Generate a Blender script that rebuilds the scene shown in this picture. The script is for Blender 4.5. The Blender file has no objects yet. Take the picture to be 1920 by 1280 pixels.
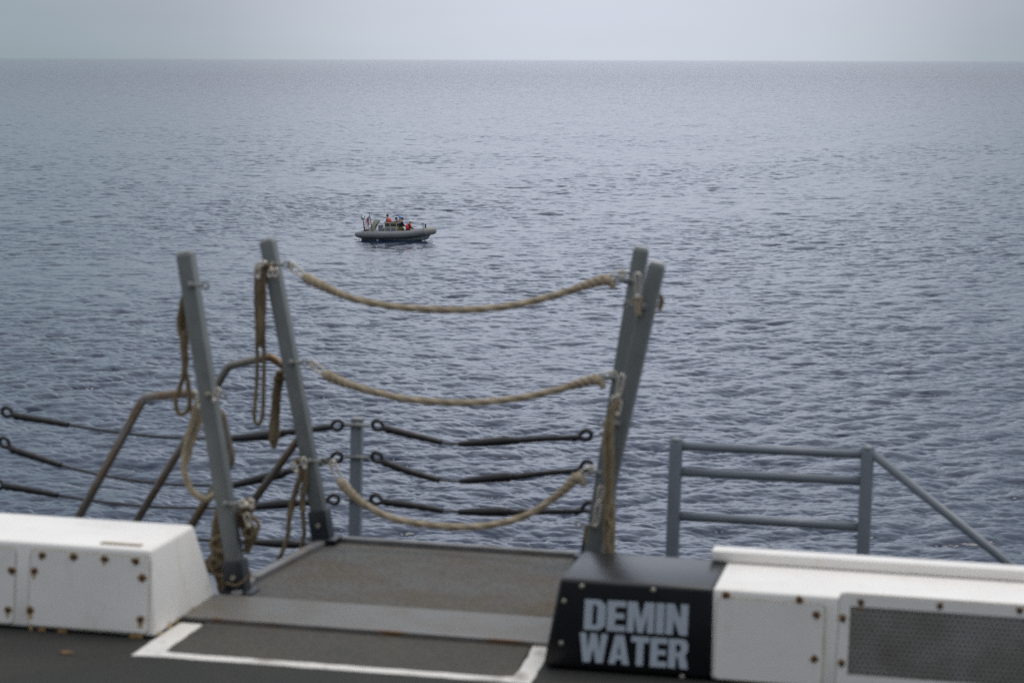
import bpy, bmesh, math, random
import numpy as np
from mathutils import Vector, Matrix
random.seed(7); rng = np.random.default_rng(11)
sc = bpy.context.scene
C = sc.collection
rad = math.radians

# ------------------------------------------------------------------ camera, sky, sun, exposure
F = 4533.0                       # focal length in photo pixels (85 mm on a 36 mm sensor)
EYE = 1.72                       # eye height above the ship's deck
CAMH = 15.5                      # eye height above the sea
def unit(v):
    v = np.array(v, float); return v / np.linalg.norm(v)
# sea frame as seen by the camera
sea_up = unit(np.cross((0, 640 - 110.0, F), (math.cos(rad(.18)), -math.sin(rad(.18)), 0)))
if sea_up[1] < 0: sea_up = -sea_up
fw = np.array((0, 0, 1.0)); sea_fw = unit(fw - sea_up * (fw @ sea_up))
sea_rt = np.cross(sea_up, sea_fw)
if sea_rt[0] < 0: sea_rt = -sea_rt
W = np.array([sea_rt, sea_fw, sea_up])          # world = W @ cam (X right, Y up, Z forward)
camx, camy, camz = W @ (1, 0, 0), W @ (0, 1, 0), W @ (0, 0, -1)
cd = bpy.data.cameras.new('camera'); cam = bpy.data.objects.new('camera', cd); C.objects.link(cam)
M = Matrix.Identity(4)
for i in range(3):
    M[i][0] = camx[i]; M[i][1] = camy[i]; M[i][2] = camz[i]
M[2][3] = CAMH
cam.matrix_world = M
cd.lens = 85.0; cd.sensor_width = 36.0; cd.clip_start = .1; cd.clip_end = 90000
cd.dof.use_dof = True; cd.dof.focus_distance = 203; cd.dof.aperture_fstop = 6.0
sc.camera = cam

# ship frame (the ship rolls a little against the sea): X along the ship's edge, Y outboard, Z up
dep = unit((890, 506, F)); a_ = rad(1.58)
up_ = np.cross(dep, (math.cos(a_), -math.sin(a_), 0)); up_ = unit(up_)
if up_[1] < 0: up_ = -up_
lat = np.cross(dep, up_)
if lat[0] < 0: lat = -lat
RS = np.array([lat, dep, up_])
SHIP = Matrix.Identity(4)
for j, ax in enumerate((lat, dep, up_)):
    w = W @ ax
    for i in range(3): SHIP[i][j] = w[i]
o_ = np.array((0, 0, CAMH)) - (W @ up_) * EYE
for i in range(3): SHIP[i][3] = o_[i]
def P(x, y, Y):                                  # a point of the ship's frame on the plane Y
    d = RS @ np.array((x - 960, 640 - y, F)); t = Y / d[1]
    return Vector((d[0] * t, Y, d[2] * t + EYE))
def PZ(x, y, Z=0):
    d = RS @ np.array((x - 960, 640 - y, F)); t = (Z - EYE) / d[2]
    return Vector((d[0] * t, d[1] * t, Z))

SUN_EL, SUN_AZ = 66, 45                           # azimuth from straight ahead, to the right
world = bpy.data.worlds.new('World'); sc.world = world; world.use_nodes = True
nt = world.node_tree; nt.nodes.clear()
def N(t, tree=None, **kw):
    n = (tree or nt).nodes.new(t)
    for k, v in kw.items():
        if k in ('operation', 'blend_type', 'data_type', 'sky_type', 'sun_disc', 'sun_elevation', 'sun_rotation', 'noise_dimensions', 'feature', 'interpolation_type', 'air_density', 'dust_density', 'ozone_density', 'wave_type', 'distance', 'bands_direction', 'sun_intensity'):
            setattr(n, k, v)
        else: n.inputs[k].default_value = v
    return n
out = N('ShaderNodeOutputWorld'); bg = N('ShaderNodeBackground')
sky = N('ShaderNodeTexSky', sky_type='NISHITA', sun_disc=False, sun_elevation=rad(SUN_EL), sun_rotation=rad(SUN_AZ), dust_density=4.0)
bg.inputs['Strength'].default_value = 0.1
tc = N('ShaderNodeTexCoord'); sep = N('ShaderNodeSeparateXYZ'); nt.links.new(tc.outputs['Generated'], sep.inputs[0])
ramp = N('ShaderNodeValToRGB'); nt.links.new(sep.outputs['Z'], ramp.inputs[0])
e = ramp.color_ramp.elements
e[0].position = 0.0; e[0].color = (.54, .60, .66, 1)
e[1].position = 1.0; e[1].color = (.86, .88, .93, 1)
for p, c in ((.02, (.56, .605, .68)), (.05, (.575, .605, .685)), (.11, (.68, .745, .86)), (.20, (.80, .87, .99)), (.33, (.66, .73, .86)), (.6, (.74, .78, .85))):
    q = e.new(p); q.color = (*c, 1)
# overcast tinted brighter ahead, duller to the sides, imitating a lens's dark edges
vd = N('ShaderNodeVectorMath', operation='DOT_PRODUCT'); nrm = N('ShaderNodeVectorMath', operation='NORMALIZE')
flat = N('ShaderNodeCombineXYZ'); nt.links.new(sep.outputs['X'], flat.inputs['X']); nt.links.new(sep.outputs['Y'], flat.inputs['Y'])
nt.links.new(flat.outputs[0], nrm.inputs[0]); nt.links.new(nrm.outputs[0], vd.inputs[0])
vd.inputs[1].default_value = (math.sin(rad(2.0)), math.cos(rad(2.0)), 0)
azr = N('ShaderNodeValToRGB'); nt.links.new(vd.outputs['Value'], azr.inputs[0]); ee = azr.color_ramp.elements
azr.color_ramp.interpolation = 'B_SPLINE'
ee[0].position = 0; ee[0].color = (.62, .62, .62, 1); ee[1].position = 1; ee[1].color = (1.0, .98, 1.0, 1)
for p, c in ((.95, (.47, .51, .52)), (.971, (.47, .53, .53)), (.987, (.585, .60, .62)), (.9945, (.86, .87, .87))):
    q = ee.new(p); q.color = (*c, 1)
# the azimuth swing only matters low in the sky
lowm = N('ShaderNodeMapRange'); nt.links.new(sep.outputs['Z'], lowm.inputs[0]); lowm.inputs[1].default_value = .25; lowm.inputs[2].default_value = .65; lowm.inputs[3].default_value = 1; lowm.inputs[4].default_value = 0
azm = N('ShaderNodeMix', data_type='RGBA'); nt.links.new(lowm.outputs[0], azm.inputs[0]); azm.inputs[6].default_value = (.92, .92, .92, 1); nt.links.new(azr.outputs[0], azm.inputs[7])
mul = N('ShaderNodeMix', data_type='RGBA', blend_type='MULTIPLY'); mul.inputs[0].default_value = 1
nt.links.new(ramp.outputs[0], mul.inputs[6]); nt.links.new(azm.outputs[2], mul.inputs[7])
# soft cloud banks
mp = N('ShaderNodeMapping'); mp.inputs['Scale'].default_value = (1, 1, 7); nt.links.new(tc.outputs['Generated'], mp.inputs[0])
cn = N('ShaderNodeTexNoise', Scale=3.2, Detail=5.0, Roughness=.5); nt.links.new(mp.outputs[0], cn.inputs['Vector'])
cm = N('ShaderNodeMapRange'); nt.links.new(cn.outputs['Fac'], cm.inputs[0]); cm.inputs[1].default_value = .3; cm.inputs[2].default_value = .7; cm.inputs[3].default_value = .94; cm.inputs[4].default_value = 1.05
sc2 = N('ShaderNodeVectorMath', operation='SCALE'); nt.links.new(mul.outputs[2], sc2.inputs[0]); nt.links.new(cm.outputs[0], sc2.inputs['Scale'])
ten = N('ShaderNodeVectorMath', operation='SCALE'); ten.inputs['Scale'].default_value = 10.0; nt.links.new(sc2.outputs[0], ten.inputs[0])
mx = N('ShaderNodeMix', data_type='RGBA'); mx.inputs[0].default_value = .93          # cloud cover over the clear sky
nt.links.new(sky.outputs[0], mx.inputs[6]); nt.links.new(ten.outputs[0], mx.inputs[7])
nt.links.new(mx.outputs[2], bg.inputs['Color']); nt.links.new(bg.outputs[0], out.inputs[0])

sl = bpy.data.lights.new('sun', 'SUN'); sl.energy = .9; sl.angle = rad(28); sl.color = (1, .94, .85)
so = bpy.data.objects.new('sun', sl); C.objects.link(so)
sd = Vector((math.sin(rad(SUN_AZ)) * math.cos(rad(SUN_EL)), math.cos(rad(SUN_AZ)) * math.cos(rad(SUN_EL)), math.sin(rad(SUN_EL))))
so.rotation_euler = sd.to_track_quat('Z', 'Y').to_euler()
sc.view_settings.view_transform = 'Standard'; sc.view_settings.look = 'None'
sc.view_settings.exposure = 0.3; sc.view_settings.gamma = 1.0
sc.render.engine = 'CYCLES'
sc.cycles.max_bounces = 6
sc.cycles.use_denoising = False

# ------------------------------------------------------------------ materials
def mat_base(name):
    m = bpy.data.materials.new(name); m.use_nodes = True
    t = m.node_tree; b = t.nodes['Principled BSDF']; return m, t, b
def solid(name, col, rough=.6, metal=0, var=.12, scale=6, bump=0, bscale=40, spec=.5, col2=None, cfrom=.45, cto=.62):
    m, t, b = mat_base(name)
    tcn = N('ShaderNodeTexCoord', t)
    n1 = N('ShaderNodeTexNoise', t, Scale=scale, Detail=6.0, Roughness=.62); t.links.new(tcn.outputs['Object'], n1.inputs['Vector'])
    r = t.nodes.new('ShaderNodeValToRGB'); t.links.new(n1.outputs['Fac'], r.inputs[0])
    r.color_ramp.elements[0].position = .28; r.color_ramp.elements[1].position = .72
    r.color_ramp.elements[0].color = (*[c * (1 - var) for c in col], 1); r.color_ramp.elements[1].color = (*[min(1, c * (1 + var)) for c in col], 1)
    last = r.outputs[0]
    if col2:
        n2 = N('ShaderNodeTexNoise', t, Scale=scale * .6, Detail=9.0, Roughness=.7); t.links.new(tcn.outputs['Object'], n2.inputs['Vector'])
        mr = N('ShaderNodeMapRange', t); t.links.new(n2.outputs['Fac'], mr.inputs[0]); mr.inputs[1].default_value = cfrom; mr.inputs[2].default_value = cto
        mx_ = N('ShaderNodeMix', t, data_type='RGBA'); t.links.new(mr.outputs[0], mx_.inputs[0]); t.links.new(last, mx_.inputs[6]); mx_.inputs[7].default_value = (*col2, 1)
        last = mx_.outputs[2]
    t.links.new(last, b.inputs['Base Color'])
    b.inputs['Roughness'].default_value = rough; b.inputs['Metallic'].default_value = metal; b.inputs['Specular IOR Level'].default_value = spec
    if bump:
        n3 = N('ShaderNodeTexNoise', t, Scale=bscale, Detail=4.0); t.links.new(tcn.outputs['Object'], n3.inputs['Vector'])
        bp = N('ShaderNodeBump', t, Strength=.6, Distance=bump); t.links.new(n3.outputs['Fac'], bp.inputs['Height']); t.links.new(bp.outputs[0], b.inputs['Normal'])
    return m
MT = {}
MT['grey'] = solid('grey_deck_paint', (.145, .158, .156), .42, var=.14, scale=9, col2=(.12, .128, .124), cfrom=.5, cto=.7, bump=.0008, bscale=60)
MT['railgrey'] = solid('blue_grey_paint', (.155, .175, .20), .45, var=.12, scale=7, bump=.0008, bscale=60)
MT['greylight'] = solid('pale_grey_paint', (.19, .20, .195), .4, var=.15, scale=30, col2=(.2, .17, .11), cfrom=.55, cto=.7)
MT['capgrey'] = solid('worn_pale_cap', (.42, .42, .40), .5, var=.15, scale=30)
MT['black'] = solid('black_bracket_paint', (.012, .016, .022), .38, var=.3, scale=20, bump=.001, bscale=70)
MT['blackpaint'] = solid('gloss_black_paint', (.0035, .0042, .006), .30, var=.25, scale=7, bump=.0006, bscale=35, col2=(.010, .010, .012), cfrom=.5, cto=.75)
MT['rubber'] = solid('black_rubber', (.012, .011, .013), .5, var=.4, scale=30, bump=.001, bscale=80)
MT['wire'] = solid('tarred_wire', (.03, .03, .036), .5, var=.3, scale=60)
MT['steel'] = solid('galvanised_steel', (.58, .54, .47), .38, metal=.5, var=.25, scale=60, col2=(.25, .15, .08), cfrom=.55, cto=.68)
MT['bolt'] = solid('rusty_bolt', (.05, .034, .02), .6, metal=.3, var=.4, scale=90, col2=(.10, .05, .015))
MT['boltpale'] = solid('pale_bolt', (.30, .28, .23), .4, metal=.3, var=.3, scale=90)
MT['letter'] = solid('blue_grey_stencil_paint', (.43, .49, .55), .5, var=.08, scale=30)
MT['foam'] = solid('water_foam', (.75, .78, .8), .8, var=.1, scale=6)
MT['brass'] = solid('weathered_bronze_tube', (.165, .155, .14), .36, metal=.5, var=.3, scale=7, col2=(.14, .08, .035), cfrom=.46, cto=.60, bump=.001, bscale=50)
MT['hull'] = solid('ship_side_grey', (.2, .22, .24), .5)

def white_paint():
    m, t, b = mat_base('white_paint_with_rust')
    tcn = N('ShaderNodeTexCoord', t)
    n1 = N('ShaderNodeTexNoise', t, Scale=2.5, Detail=8.0, Roughness=.65); t.links.new(tcn.outputs['Object'], n1.inputs['Vector'])
    r = t.nodes.new('ShaderNodeValToRGB'); t.links.new(n1.outputs['Fac'], r.inputs[0])
    r.color_ramp.elements[0].position = .3; r.color_ramp.elements[1].position = .62
    r.color_ramp.elements[0].color = (.76, .73, .685, 1); r.color_ramp.elements[1].color = (.83, .805, .765, 1)
    # yellow-brown bleed in patches, stretched downwards
    mp_ = t.nodes.new('ShaderNodeMapping'); mp_.inputs['Scale'].default_value = (9, 9, 3.2); t.links.new(tcn.outputs['Object'], mp_.inputs[0])
    n2 = N('ShaderNodeTexNoise', t, Scale=1.6, Detail=9.0, Roughness=.68); t.links.new(mp_.outputs[0], n2.inputs['Vector'])
    mr = N('ShaderNodeMapRange', t); t.links.new(n2.outputs['Fac'], mr.inputs[0]); mr.inputs[1].default_value = .56; mr.inputs[2].default_value = .80; mr.inputs[4].default_value = .42
    mx_ = N('ShaderNodeMix', t, data_type='RGBA'); t.links.new(mr.outputs[0], mx_.inputs[0]); t.links.new(r.outputs[0], mx_.inputs[6]); mx_.inputs[7].default_value = (.50, .38, .20, 1)
    t.links.new(mx_.outputs[2], b.inputs['Base Color']); b.inputs['Roughness'].default_value = .42
    n3 = N('ShaderNodeTexNoise', t, Scale=7.0, Detail=6.0); t.links.new(tcn.outputs['Object'], n3.inputs['Vector'])
    bp = N('ShaderNodeBump', t, Strength=.5, Distance=.006); t.links.new(n3.outputs['Fac'], bp.inputs['Height']); t.links.new(bp.outputs[0], b.inputs['Normal'])
    return m
MT['white'] = white_paint()

def nonskid(name, col, colb, lo=.45, hi=.66):
    m, t, b = mat_base(name)
    tcn = N('ShaderNodeTexCoord', t)
    n1 = N('ShaderNodeTexNoise', t, Scale=3.0, Detail=8.0, Roughness=.7); t.links.new(tcn.outputs['Object'], n1.inputs['Vector'])
    mr = N('ShaderNodeMapRange', t); t.links.new(n1.outputs['Fac'], mr.inputs[0]); mr.inputs[1].default_value = lo; mr.inputs[2].default_value = hi
    mx_ = N('ShaderNodeMix', t, data_type='RGBA'); t.links.new(mr.outputs[0], mx_.inputs[0]); mx_.inputs[6].default_value = (*col, 1); mx_.inputs[7].default_value = (*colb, 1)
    n2 = N('ShaderNodeTexNoise', t, Scale=90.0, Detail=3.0, Roughness=.7); t.links.new(tcn.outputs['Object'], n2.inputs['Vector'])
    m2 = N('ShaderNodeMapRange', t); t.links.new(n2.outputs['Fac'], m2.inputs[0]); m2.inputs[1].default_value = .3; m2.inputs[2].default_value = .7; m2.inputs[3].default_value = .55 if col[0] < .3 else .88; m2.inputs[4].default_value = 1.5 if col[0] < .3 else 1.12
    s_ = N('ShaderNodeVectorMath', t, operation='SCALE'); t.links.new(mx_.outputs[2], s_.inputs[0]); t.links.new(m2.outputs[0], s_.inputs['Scale'])
    t.links.new(s_.outputs[0], b.inputs['Base Color']); b.inputs['Roughness'].default_value = .8
    b.inputs['Specular IOR Level'].default_value = .3
    bp = N('ShaderNodeBump', t, Strength=.7, Distance=.004); t.links.new(n2.outputs['Fac'], bp.inputs['Height']); t.links.new(bp.outputs[0], b.inputs['Normal'])
    return m
MT['deck'] = nonskid('dark_nonskid_deck', (.022, .022, .020), (.031, .029, .024))
MT['deckworn'] = nonskid('worn_brownish_deck', (.052, .050, .044), (.070, .062, .048), .40, .66)
MT['plate'] = nonskid('worn_nonskid_plate', (.094, .093, .089), (.080, .062, .039), .42, .68)
MT['nosing'] = solid('nosing_metal', (.20, .19, .18), .45, metal=.3, var=.2, scale=10, col2=(.19, .10, .045), cfrom=.50, cto=.60)
MT['line_paint'] = nonskid('worn_white_line', (.66, .64, .60), (.22, .20, .17), .56, .70)
MT['rim'] = solid('scuffed_alloy_rim', (.19, .19, .19), .5, metal=.3, var=.25, scale=14, col2=(.16, .11, .06), cfrom=.55, cto=.7)

def dotted(name, base, hole, cell, rad_, rust=None, skew=.5, axes=('X', 'Y'), rough=.5):
    """a perforated / woven sheet: staggered holes computed from the object's own coordinates"""
    m, t, b = mat_base(name)
    tcn = N('ShaderNodeTexCoord', t); s_ = t.nodes.new('ShaderNodeSeparateXYZ'); t.links.new(tcn.outputs['Object'], s_.inputs[0])
    def mth(op, a, bb=None):
        n = t.nodes.new('ShaderNodeMath'); n.operation = op
        for i, v in enumerate((a, bb)):
            if v is None: continue
            if isinstance(v, (int, float)): n.inputs[i].default_value = v
            else: t.links.new(v, n.inputs[i])
        return n.outputs[0]
    u = mth('DIVIDE', s_.outputs[axes[0]], cell); v = mth('DIVIDE', s_.outputs[axes[1]], cell * .87)
    row = mth('MODULO', mth('FLOOR', v), 2.0); u2 = mth('ADD', u, mth('MULTIPLY', mth('ABSOLUTE', row), skew))
    fu = mth('SUBTRACT', mth('FRACT', u2), .5); fv = mth('SUBTRACT', mth('FRACT', v), .5)
    d = mth('SQRT', mth('ADD', mth('MULTIPLY', fu, fu), mth('MULTIPLY', fv, fv)))
    mr = N('ShaderNodeMapRange', t); t.links.new(d, mr.inputs[0]); mr.inputs[1].default_value = rad_ - .05; mr.inputs[2].default_value = rad_ + .05
    n1 = N('ShaderNodeTexNoise', t, Scale=5.0, Detail=7.0, Roughness=.65); t.links.new(tcn.outputs['Object'], n1.inputs['Vector'])
    mb = N('ShaderNodeMix', t, data_type='RGBA'); mb.inputs[6].default_value = (*base, 1); mb.inputs[7].default_value = (*(rust or base), 1)
    mq = N('ShaderNodeMapRange', t); t.links.new(n1.outputs['Fac'], mq.inputs[0]); mq.inputs[1].default_value = .42; mq.inputs[2].default_value = .68
    t.links.new(mq.outputs[0], mb.inputs[0])
    mx_ = N('ShaderNodeMix', t, data_type='RGBA'); t.links.new(mr.outputs[0], mx_.inputs[0]); mx_.inputs[6].default_value = (*hole, 1); t.links.new(mb.outputs[2], mx_.inputs[7])
    t.links.new(mx_.outputs[2], b.inputs['Base Color']); b.inputs['Roughness'].default_value = rough
    return m
MT['grating'] = dotted('perforated_tread', (.165, .162, .152), (.03, .03, .028), .0120, .30, rust=(.145, .125, .095))
MT['mesh'] = dotted('intake_mesh', (.33, .33, .315), (.012, .012, .012), .0150, .34, rust=(.21, .20, .165), axes=('X', 'Z'))

def rope_mat(name, c1, c2):
    m, t, b = mat_base(name)
    tcn = N('ShaderNodeTexCoord', t)
    n1 = N('ShaderNodeTexNoise', t, Scale=14.0, Detail=7.0, Roughness=.7); t.links.new(tcn.outputs['Object'], n1.inputs['Vector'])
    r = t.nodes.new('ShaderNodeValToRGB'); t.links.new(n1.outputs['Fac'], r.inputs[0])
    r.color_ramp.elements[0].position = .3; r.color_ramp.elements[1].position = .7
    r.color_ramp.elements[0].color = (*c1, 1); r.color_ramp.elements[1].color = (*c2, 1)
    t.links.new(r.outputs[0], b.inputs['Base Color']); b.inputs['Roughness'].default_value = .85; b.inputs['Specular IOR Level'].default_value = .2
    n3 = N('ShaderNodeTexNoise', t, Scale=260.0, Detail=3.0); t.links.new(tcn.outputs['Object'], n3.inputs['Vector'])
    bp = N('ShaderNodeBump', t, Strength=.8, Distance=.003); t.links.new(n3.outputs['Fac'], bp.inputs['Height']); t.links.new(bp.outputs[0], b.inputs['Normal'])
    return m
MT['rope'] = rope_mat('manila_rope', (.25, .20, .135), (.44, .37, .265))
MT['ropedark'] = rope_mat('weathered_manila_rope', (.10, .075, .045), (.235, .185, .115))
MT['run'] = solid('yellow_rust_run', (.50, .36, .17), .7, var=.3, scale=60)
MT['seam'] = solid('yellowed_seam', (.46, .41, .31), .7, var=.25, scale=40)
MT['ropemid'] = rope_mat('grimy_manila_rope', (.17, .13, .08), (.32, .26, .165))
MT['stain'] = solid('rust_stain', (.33, .19, .06), .7, var=.3, scale=60)
MT['striprust'] = solid('pale_rusty_strip', (.34, .27, .19), .7, var=.4, scale=40)
MT['rust'] = solid('dark_rust', (.13, .075, .03), .8, var=.4, scale=50)

def water():
    m, t, b = mat_base('sea_water')
    b.inputs['Base Color'].default_value = (.006, .016, .042, 1)
    b.inputs['Roughness'].default_value = .05; b.inputs['IOR'].default_value = 1.34
    tcn = N('ShaderNodeTexCoord', t)
    mp_ = t.nodes.new('ShaderNodeMapping'); mp_.inputs['Scale'].default_value = (.62, 1, 1); mp_.inputs['Rotation'].default_value = (0, 0, rad(8)); t.links.new(tcn.outputs['Object'], mp_.inputs[0])
    n1 = N('ShaderNodeTexNoise', t, Scale=4.2, Detail=5.0, Roughness=.6); t.links.new(mp_.outputs[0], n1.inputs['Vector'])
    bp = N('ShaderNodeBump', t, Strength=1.0, Distance=.018); t.links.new(n1.outputs['Fac'], bp.inputs['Height'])
    # wave relief for the open sea beyond the modelled waves
    ln = N('ShaderNodeVectorMath', t, operation='LENGTH'); t.links.new(tcn.outputs['Object'], ln.inputs[0])
    fr = N('ShaderNodeMapRange', t); t.links.new(ln.outputs['Value'], fr.inputs[0]); fr.inputs[1].default_value = 200; fr.inputs[2].default_value = 1500; fr.inputs[4].default_value = 1.1
    n2 = N('ShaderNodeTexNoise', t, Scale=.16, Detail=4.0, Roughness=.6); t.links.new(mp_.outputs[0], n2.inputs['Vector'])
    n3 = N('ShaderNodeTexNoise', t, Scale=.02, Detail=3.0, Roughness=.6); t.links.new(mp_.outputs[0], n3.inputs['Vector'])
    hm = N('ShaderNodeMath', t, operation='MULTIPLY'); t.links.new(n2.outputs['Fac'], hm.inputs[0]); t.links.new(fr.outputs[0], hm.inputs[1])
    h4 = N('ShaderNodeMath', t, operation='ADD'); t.links.new(hm.outputs[0], h4.inputs[0])
    h5 = N('ShaderNodeMath', t, operation='MULTIPLY'); t.links.new(n3.outputs['Fac'], h5.inputs[0]); t.links.new(fr.outputs[0], h5.inputs[1]); t.links.new(h5.outputs[0], h4.inputs[1])
    b2 = N('ShaderNodeBump', t, Strength=1.0, Distance=1.3)
    f2 = N('ShaderNodeMapRange', t); t.links.new(ln.outputs['Value'], f2.inputs[0]); f2.inputs[1].default_value = 120; f2.inputs[2].default_value = 2200; f2.inputs[4].default_value = .50
    n4 = N('ShaderNodeTexNoise', t, Scale=.9, Detail=4.0, Roughness=.6); t.links.new(mp_.outputs[0], n4.inputs['Vector'])
    h6 = N('ShaderNodeMath', t, operation='MULTIPLY'); t.links.new(n4.outputs['Fac'], h6.inputs[0]); t.links.new(f2.outputs[0], h6.inputs[1])
    h7 = N('ShaderNodeMath', t, operation='ADD'); t.links.new(h4.outputs[0], h7.inputs[0]); t.links.new(h6.outputs[0], h7.inputs[1]); h4 = h7; t.links.new(h4.outputs[0], b2.inputs['Height']); t.links.new(bp.outputs[0], b2.inputs['Normal']); t.links.new(b2.outputs[0], b.inputs['Normal'])
    return m
MT['water'] = water()

# ------------------------------------------------------------------ mesh helpers
class MB:
    """collects vertices and faces of one mesh"""
    def __init__(s): s.v = []; s.f = []; s.sm = []
    def add(s, vs, fs, smooth=False):
        o = len(s.v); s.v += [Vector(p) for p in vs]
        for f in fs: s.f.append([i + o for i in f]); s.sm.append(smooth)
    def box(s, lo, hi, taper=None):
        x0, y0, z0 = lo; x1, y1, z1 = hi
        vs = [(x0, y0, z0), (x1, y0, z0), (x1, y1, z0), (x0, y1, z0), (x0, y0, z1), (x1, y0, z1), (x1, y1, z1), (x0, y1, z1)]
        s.add(vs, [(0, 3, 2, 1), (4, 5, 6, 7), (0, 1, 5, 4), (1, 2, 6, 5), (2, 3, 7, 6), (3, 0, 4, 7)])
    def hexa(s, b4, t4):
        s.add(list(b4) + list(t4), [(0, 3, 2, 1), (4, 5, 6, 7), (0, 1, 5, 4), (1, 2, 6, 5), (2, 3, 7, 6), (3, 0, 4, 7)])
    def bar(s, a, b, wx, wy, side=(1, 0, 0)):          # rectangular bar from a to b
        a = Vector(a); b = Vector(b); d = (b - a).normalized(); x = Vector(side); x = (x - d * x.dot(d)).normalized(); y = d.cross(x)
        q = [(-1, -1), (1, -1), (1, 1), (-1, 1)]
        s.hexa([a + x * wx / 2 * i + y * wy / 2 * j for i, j in q], [b + x * wx / 2 * i + y * wy / 2 * j for i, j in q])
    def tube(s, pts, r, n=12, closed=False, cap=True, twist=0, lay=0):
        """swept tube; r may be a list. lay>0 gives the three-strand relief of laid rope"""
        pts = [Vector(p) for p in pts]; k = len(pts)
        rs = r if hasattr(r, '__len__') else [r] * k
        T = []
        for i in range(k):
            if closed: d = pts[(i + 1) % k] - pts[i - 1]
            else: d = pts[min(i + 1, k - 1)] - pts[max(i - 1, 0)]
            T.append(d.normalized() if d.length > 1e-9 else Vector((0, 0, 1)))
        u = T[0].orthogonal().normalized(); rings = []; L = 0
        for i in range(k):
            if i: L += (pts[i] - pts[i - 1]).length
            u = (u - T[i] * u.dot(T[i])).normalized(); v = T[i].cross(u); ring = []
            for j in range(n):
                th = 2 * math.pi * j / n
                rr = rs[i] * (1 + (.13 * math.cos(3 * th - L * lay) if lay else 0))
                ring.append(pts[i] + (u * math.cos(th) + v * math.sin(th)) * rr)
            rings.append(ring)
        vs = [p for q in rings for p in q]; fs = []
        for i in range(k if closed else k - 1):
            i2 = (i + 1) % k
            for j in range(n): fs.append((i * n + j, i * n + (j + 1) % n, i2 * n + (j + 1) % n, i2 * n + j))
        s.add(vs, fs, True)
        if cap and not closed:
            s.add(rings[0], [tuple(range(n))[::-1]]); s.add(rings[-1], [tuple(range(n))])
    def rope(s, pts, r, n=15, lay=None, closed=False):
        lay = lay or (2 * math.pi / (r * 5.5))
        pts = spline(pts, max(8, int(plen(pts) / (r * .75))), closed)
        s.tube(pts, r, n, closed=closed, lay=lay)
    def torus(s, c, R, r, ax, n=20, m=8, sx=1):
        c = Vector(c); ax = Vector(ax).normalized(); u = ax.orthogonal().normalized(); v = ax.cross(u)
        s.tube([c + (u * math.cos(t) * sx + v * math.sin(t)) * R for t in [2 * math.pi * i / n for i in range(n)]], r, m, closed=True)
    def disc(s, c, ax, r, h, n=10, dome=0):
        c = Vector(c); ax = Vector(ax).normalized()
        s.tube([c, c + ax * h], r, n)
    def prism(s, poly, d):                              # polygon (list of 3D points) pushed along d
        k = len(poly); p = [Vector(q) for q in poly]; d = Vector(d)
        s.add(p + [q + d for q in p], [tuple(range(k)), tuple(range(k, 2 * k))[::-1]] + [(i, i + k, (i + 1) % k + k, (i + 1) % k) for i in range(k)])
    def ball(s, c, rx, ry=None, rz=None, n=12, m=8):
        c = Vector(c); ry = ry or rx; rz = rz or rx; vs = []; fs = []
        for i in range(m + 1):
            ph = math.pi * i / m
            for j in range(n):
                th = 2 * math.pi * j / n
                vs.append(c + Vector((rx * math.sin(ph) * math.cos(th), ry * math.sin(ph) * math.sin(th), rz * math.cos(ph))))
        for i in range(m):
            for j in range(n): fs.append((i * n + j, (i + 1) * n + j, (i + 1) * n + (j + 1) % n, i * n + (j + 1) % n))
        s.add(vs, fs, True)
    def build(s, name, mat, loc=(0, 0, 0), bevel=0, seg=2, weld=True):
        me = bpy.data.meshes.new(name); loc = Vector(loc)
        me.from_pydata([tuple(p - loc) for p in s.v], [], s.f); me.update()
        bm = bmesh.new(); bm.from_mesh(me)
        for f, q in zip(bm.faces, s.sm): f.smooth = q
        if weld: bmesh.ops.remove_doubles(bm, verts=bm.verts, dist=1e-6)
        bmesh.ops.recalc_face_normals(bm, faces=bm.faces)
        if bevel:
            ed = [e for e in bm.edges if len(e.link_faces) == 2 and e.calc_face_angle() > rad(30)]
            bmesh.ops.bevel(bm, geom=ed, offset=bevel, segments=seg, affect='EDGES', profile=.5, clamp_overlap=True)
            for f in bm.faces: f.smooth = True
        bm.to_mesh(me); bm.free()
        if bevel:
            try: me.set_sharp_from_angle(angle=rad(45))
            except Exception: pass
        me.materials.append(mat)
        o = bpy.data.objects.new(name, me); C.objects.link(o); return o
def plen(p): return sum((Vector(p[i + 1]) - Vector(p[i])).length for i in range(len(p) - 1))
def spline(pts, n, closed=False):
    pts = [Vector(p) for p in pts]; k = len(pts); o = []
    g = (lambda i: pts[i % k]) if closed else (lambda i: pts[max(0, min(k - 1, i))])
    seg = k if closed else k - 1
    lens = [max((g(i + 1) - g(i)).length, 1e-6) for i in range(seg)]; tot = sum(lens); i = 0; acc = 0
    for q in range(n if closed else n + 1):
        d = tot * q / n
        while i < seg - 1 and d > acc + lens[i]: acc += lens[i]; i += 1
        t = min(1, (d - acc) / lens[i]); a, b, c, e_ = g(i - 1), g(i), g(i + 1), g(i + 2)
        o.append(.5 * ((2 * b) + (c - a) * t + (2 * a - 5 * b + 4 * c - e_) * t * t + (3 * b - a - 3 * c + e_) * t ** 3))
    return o
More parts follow.
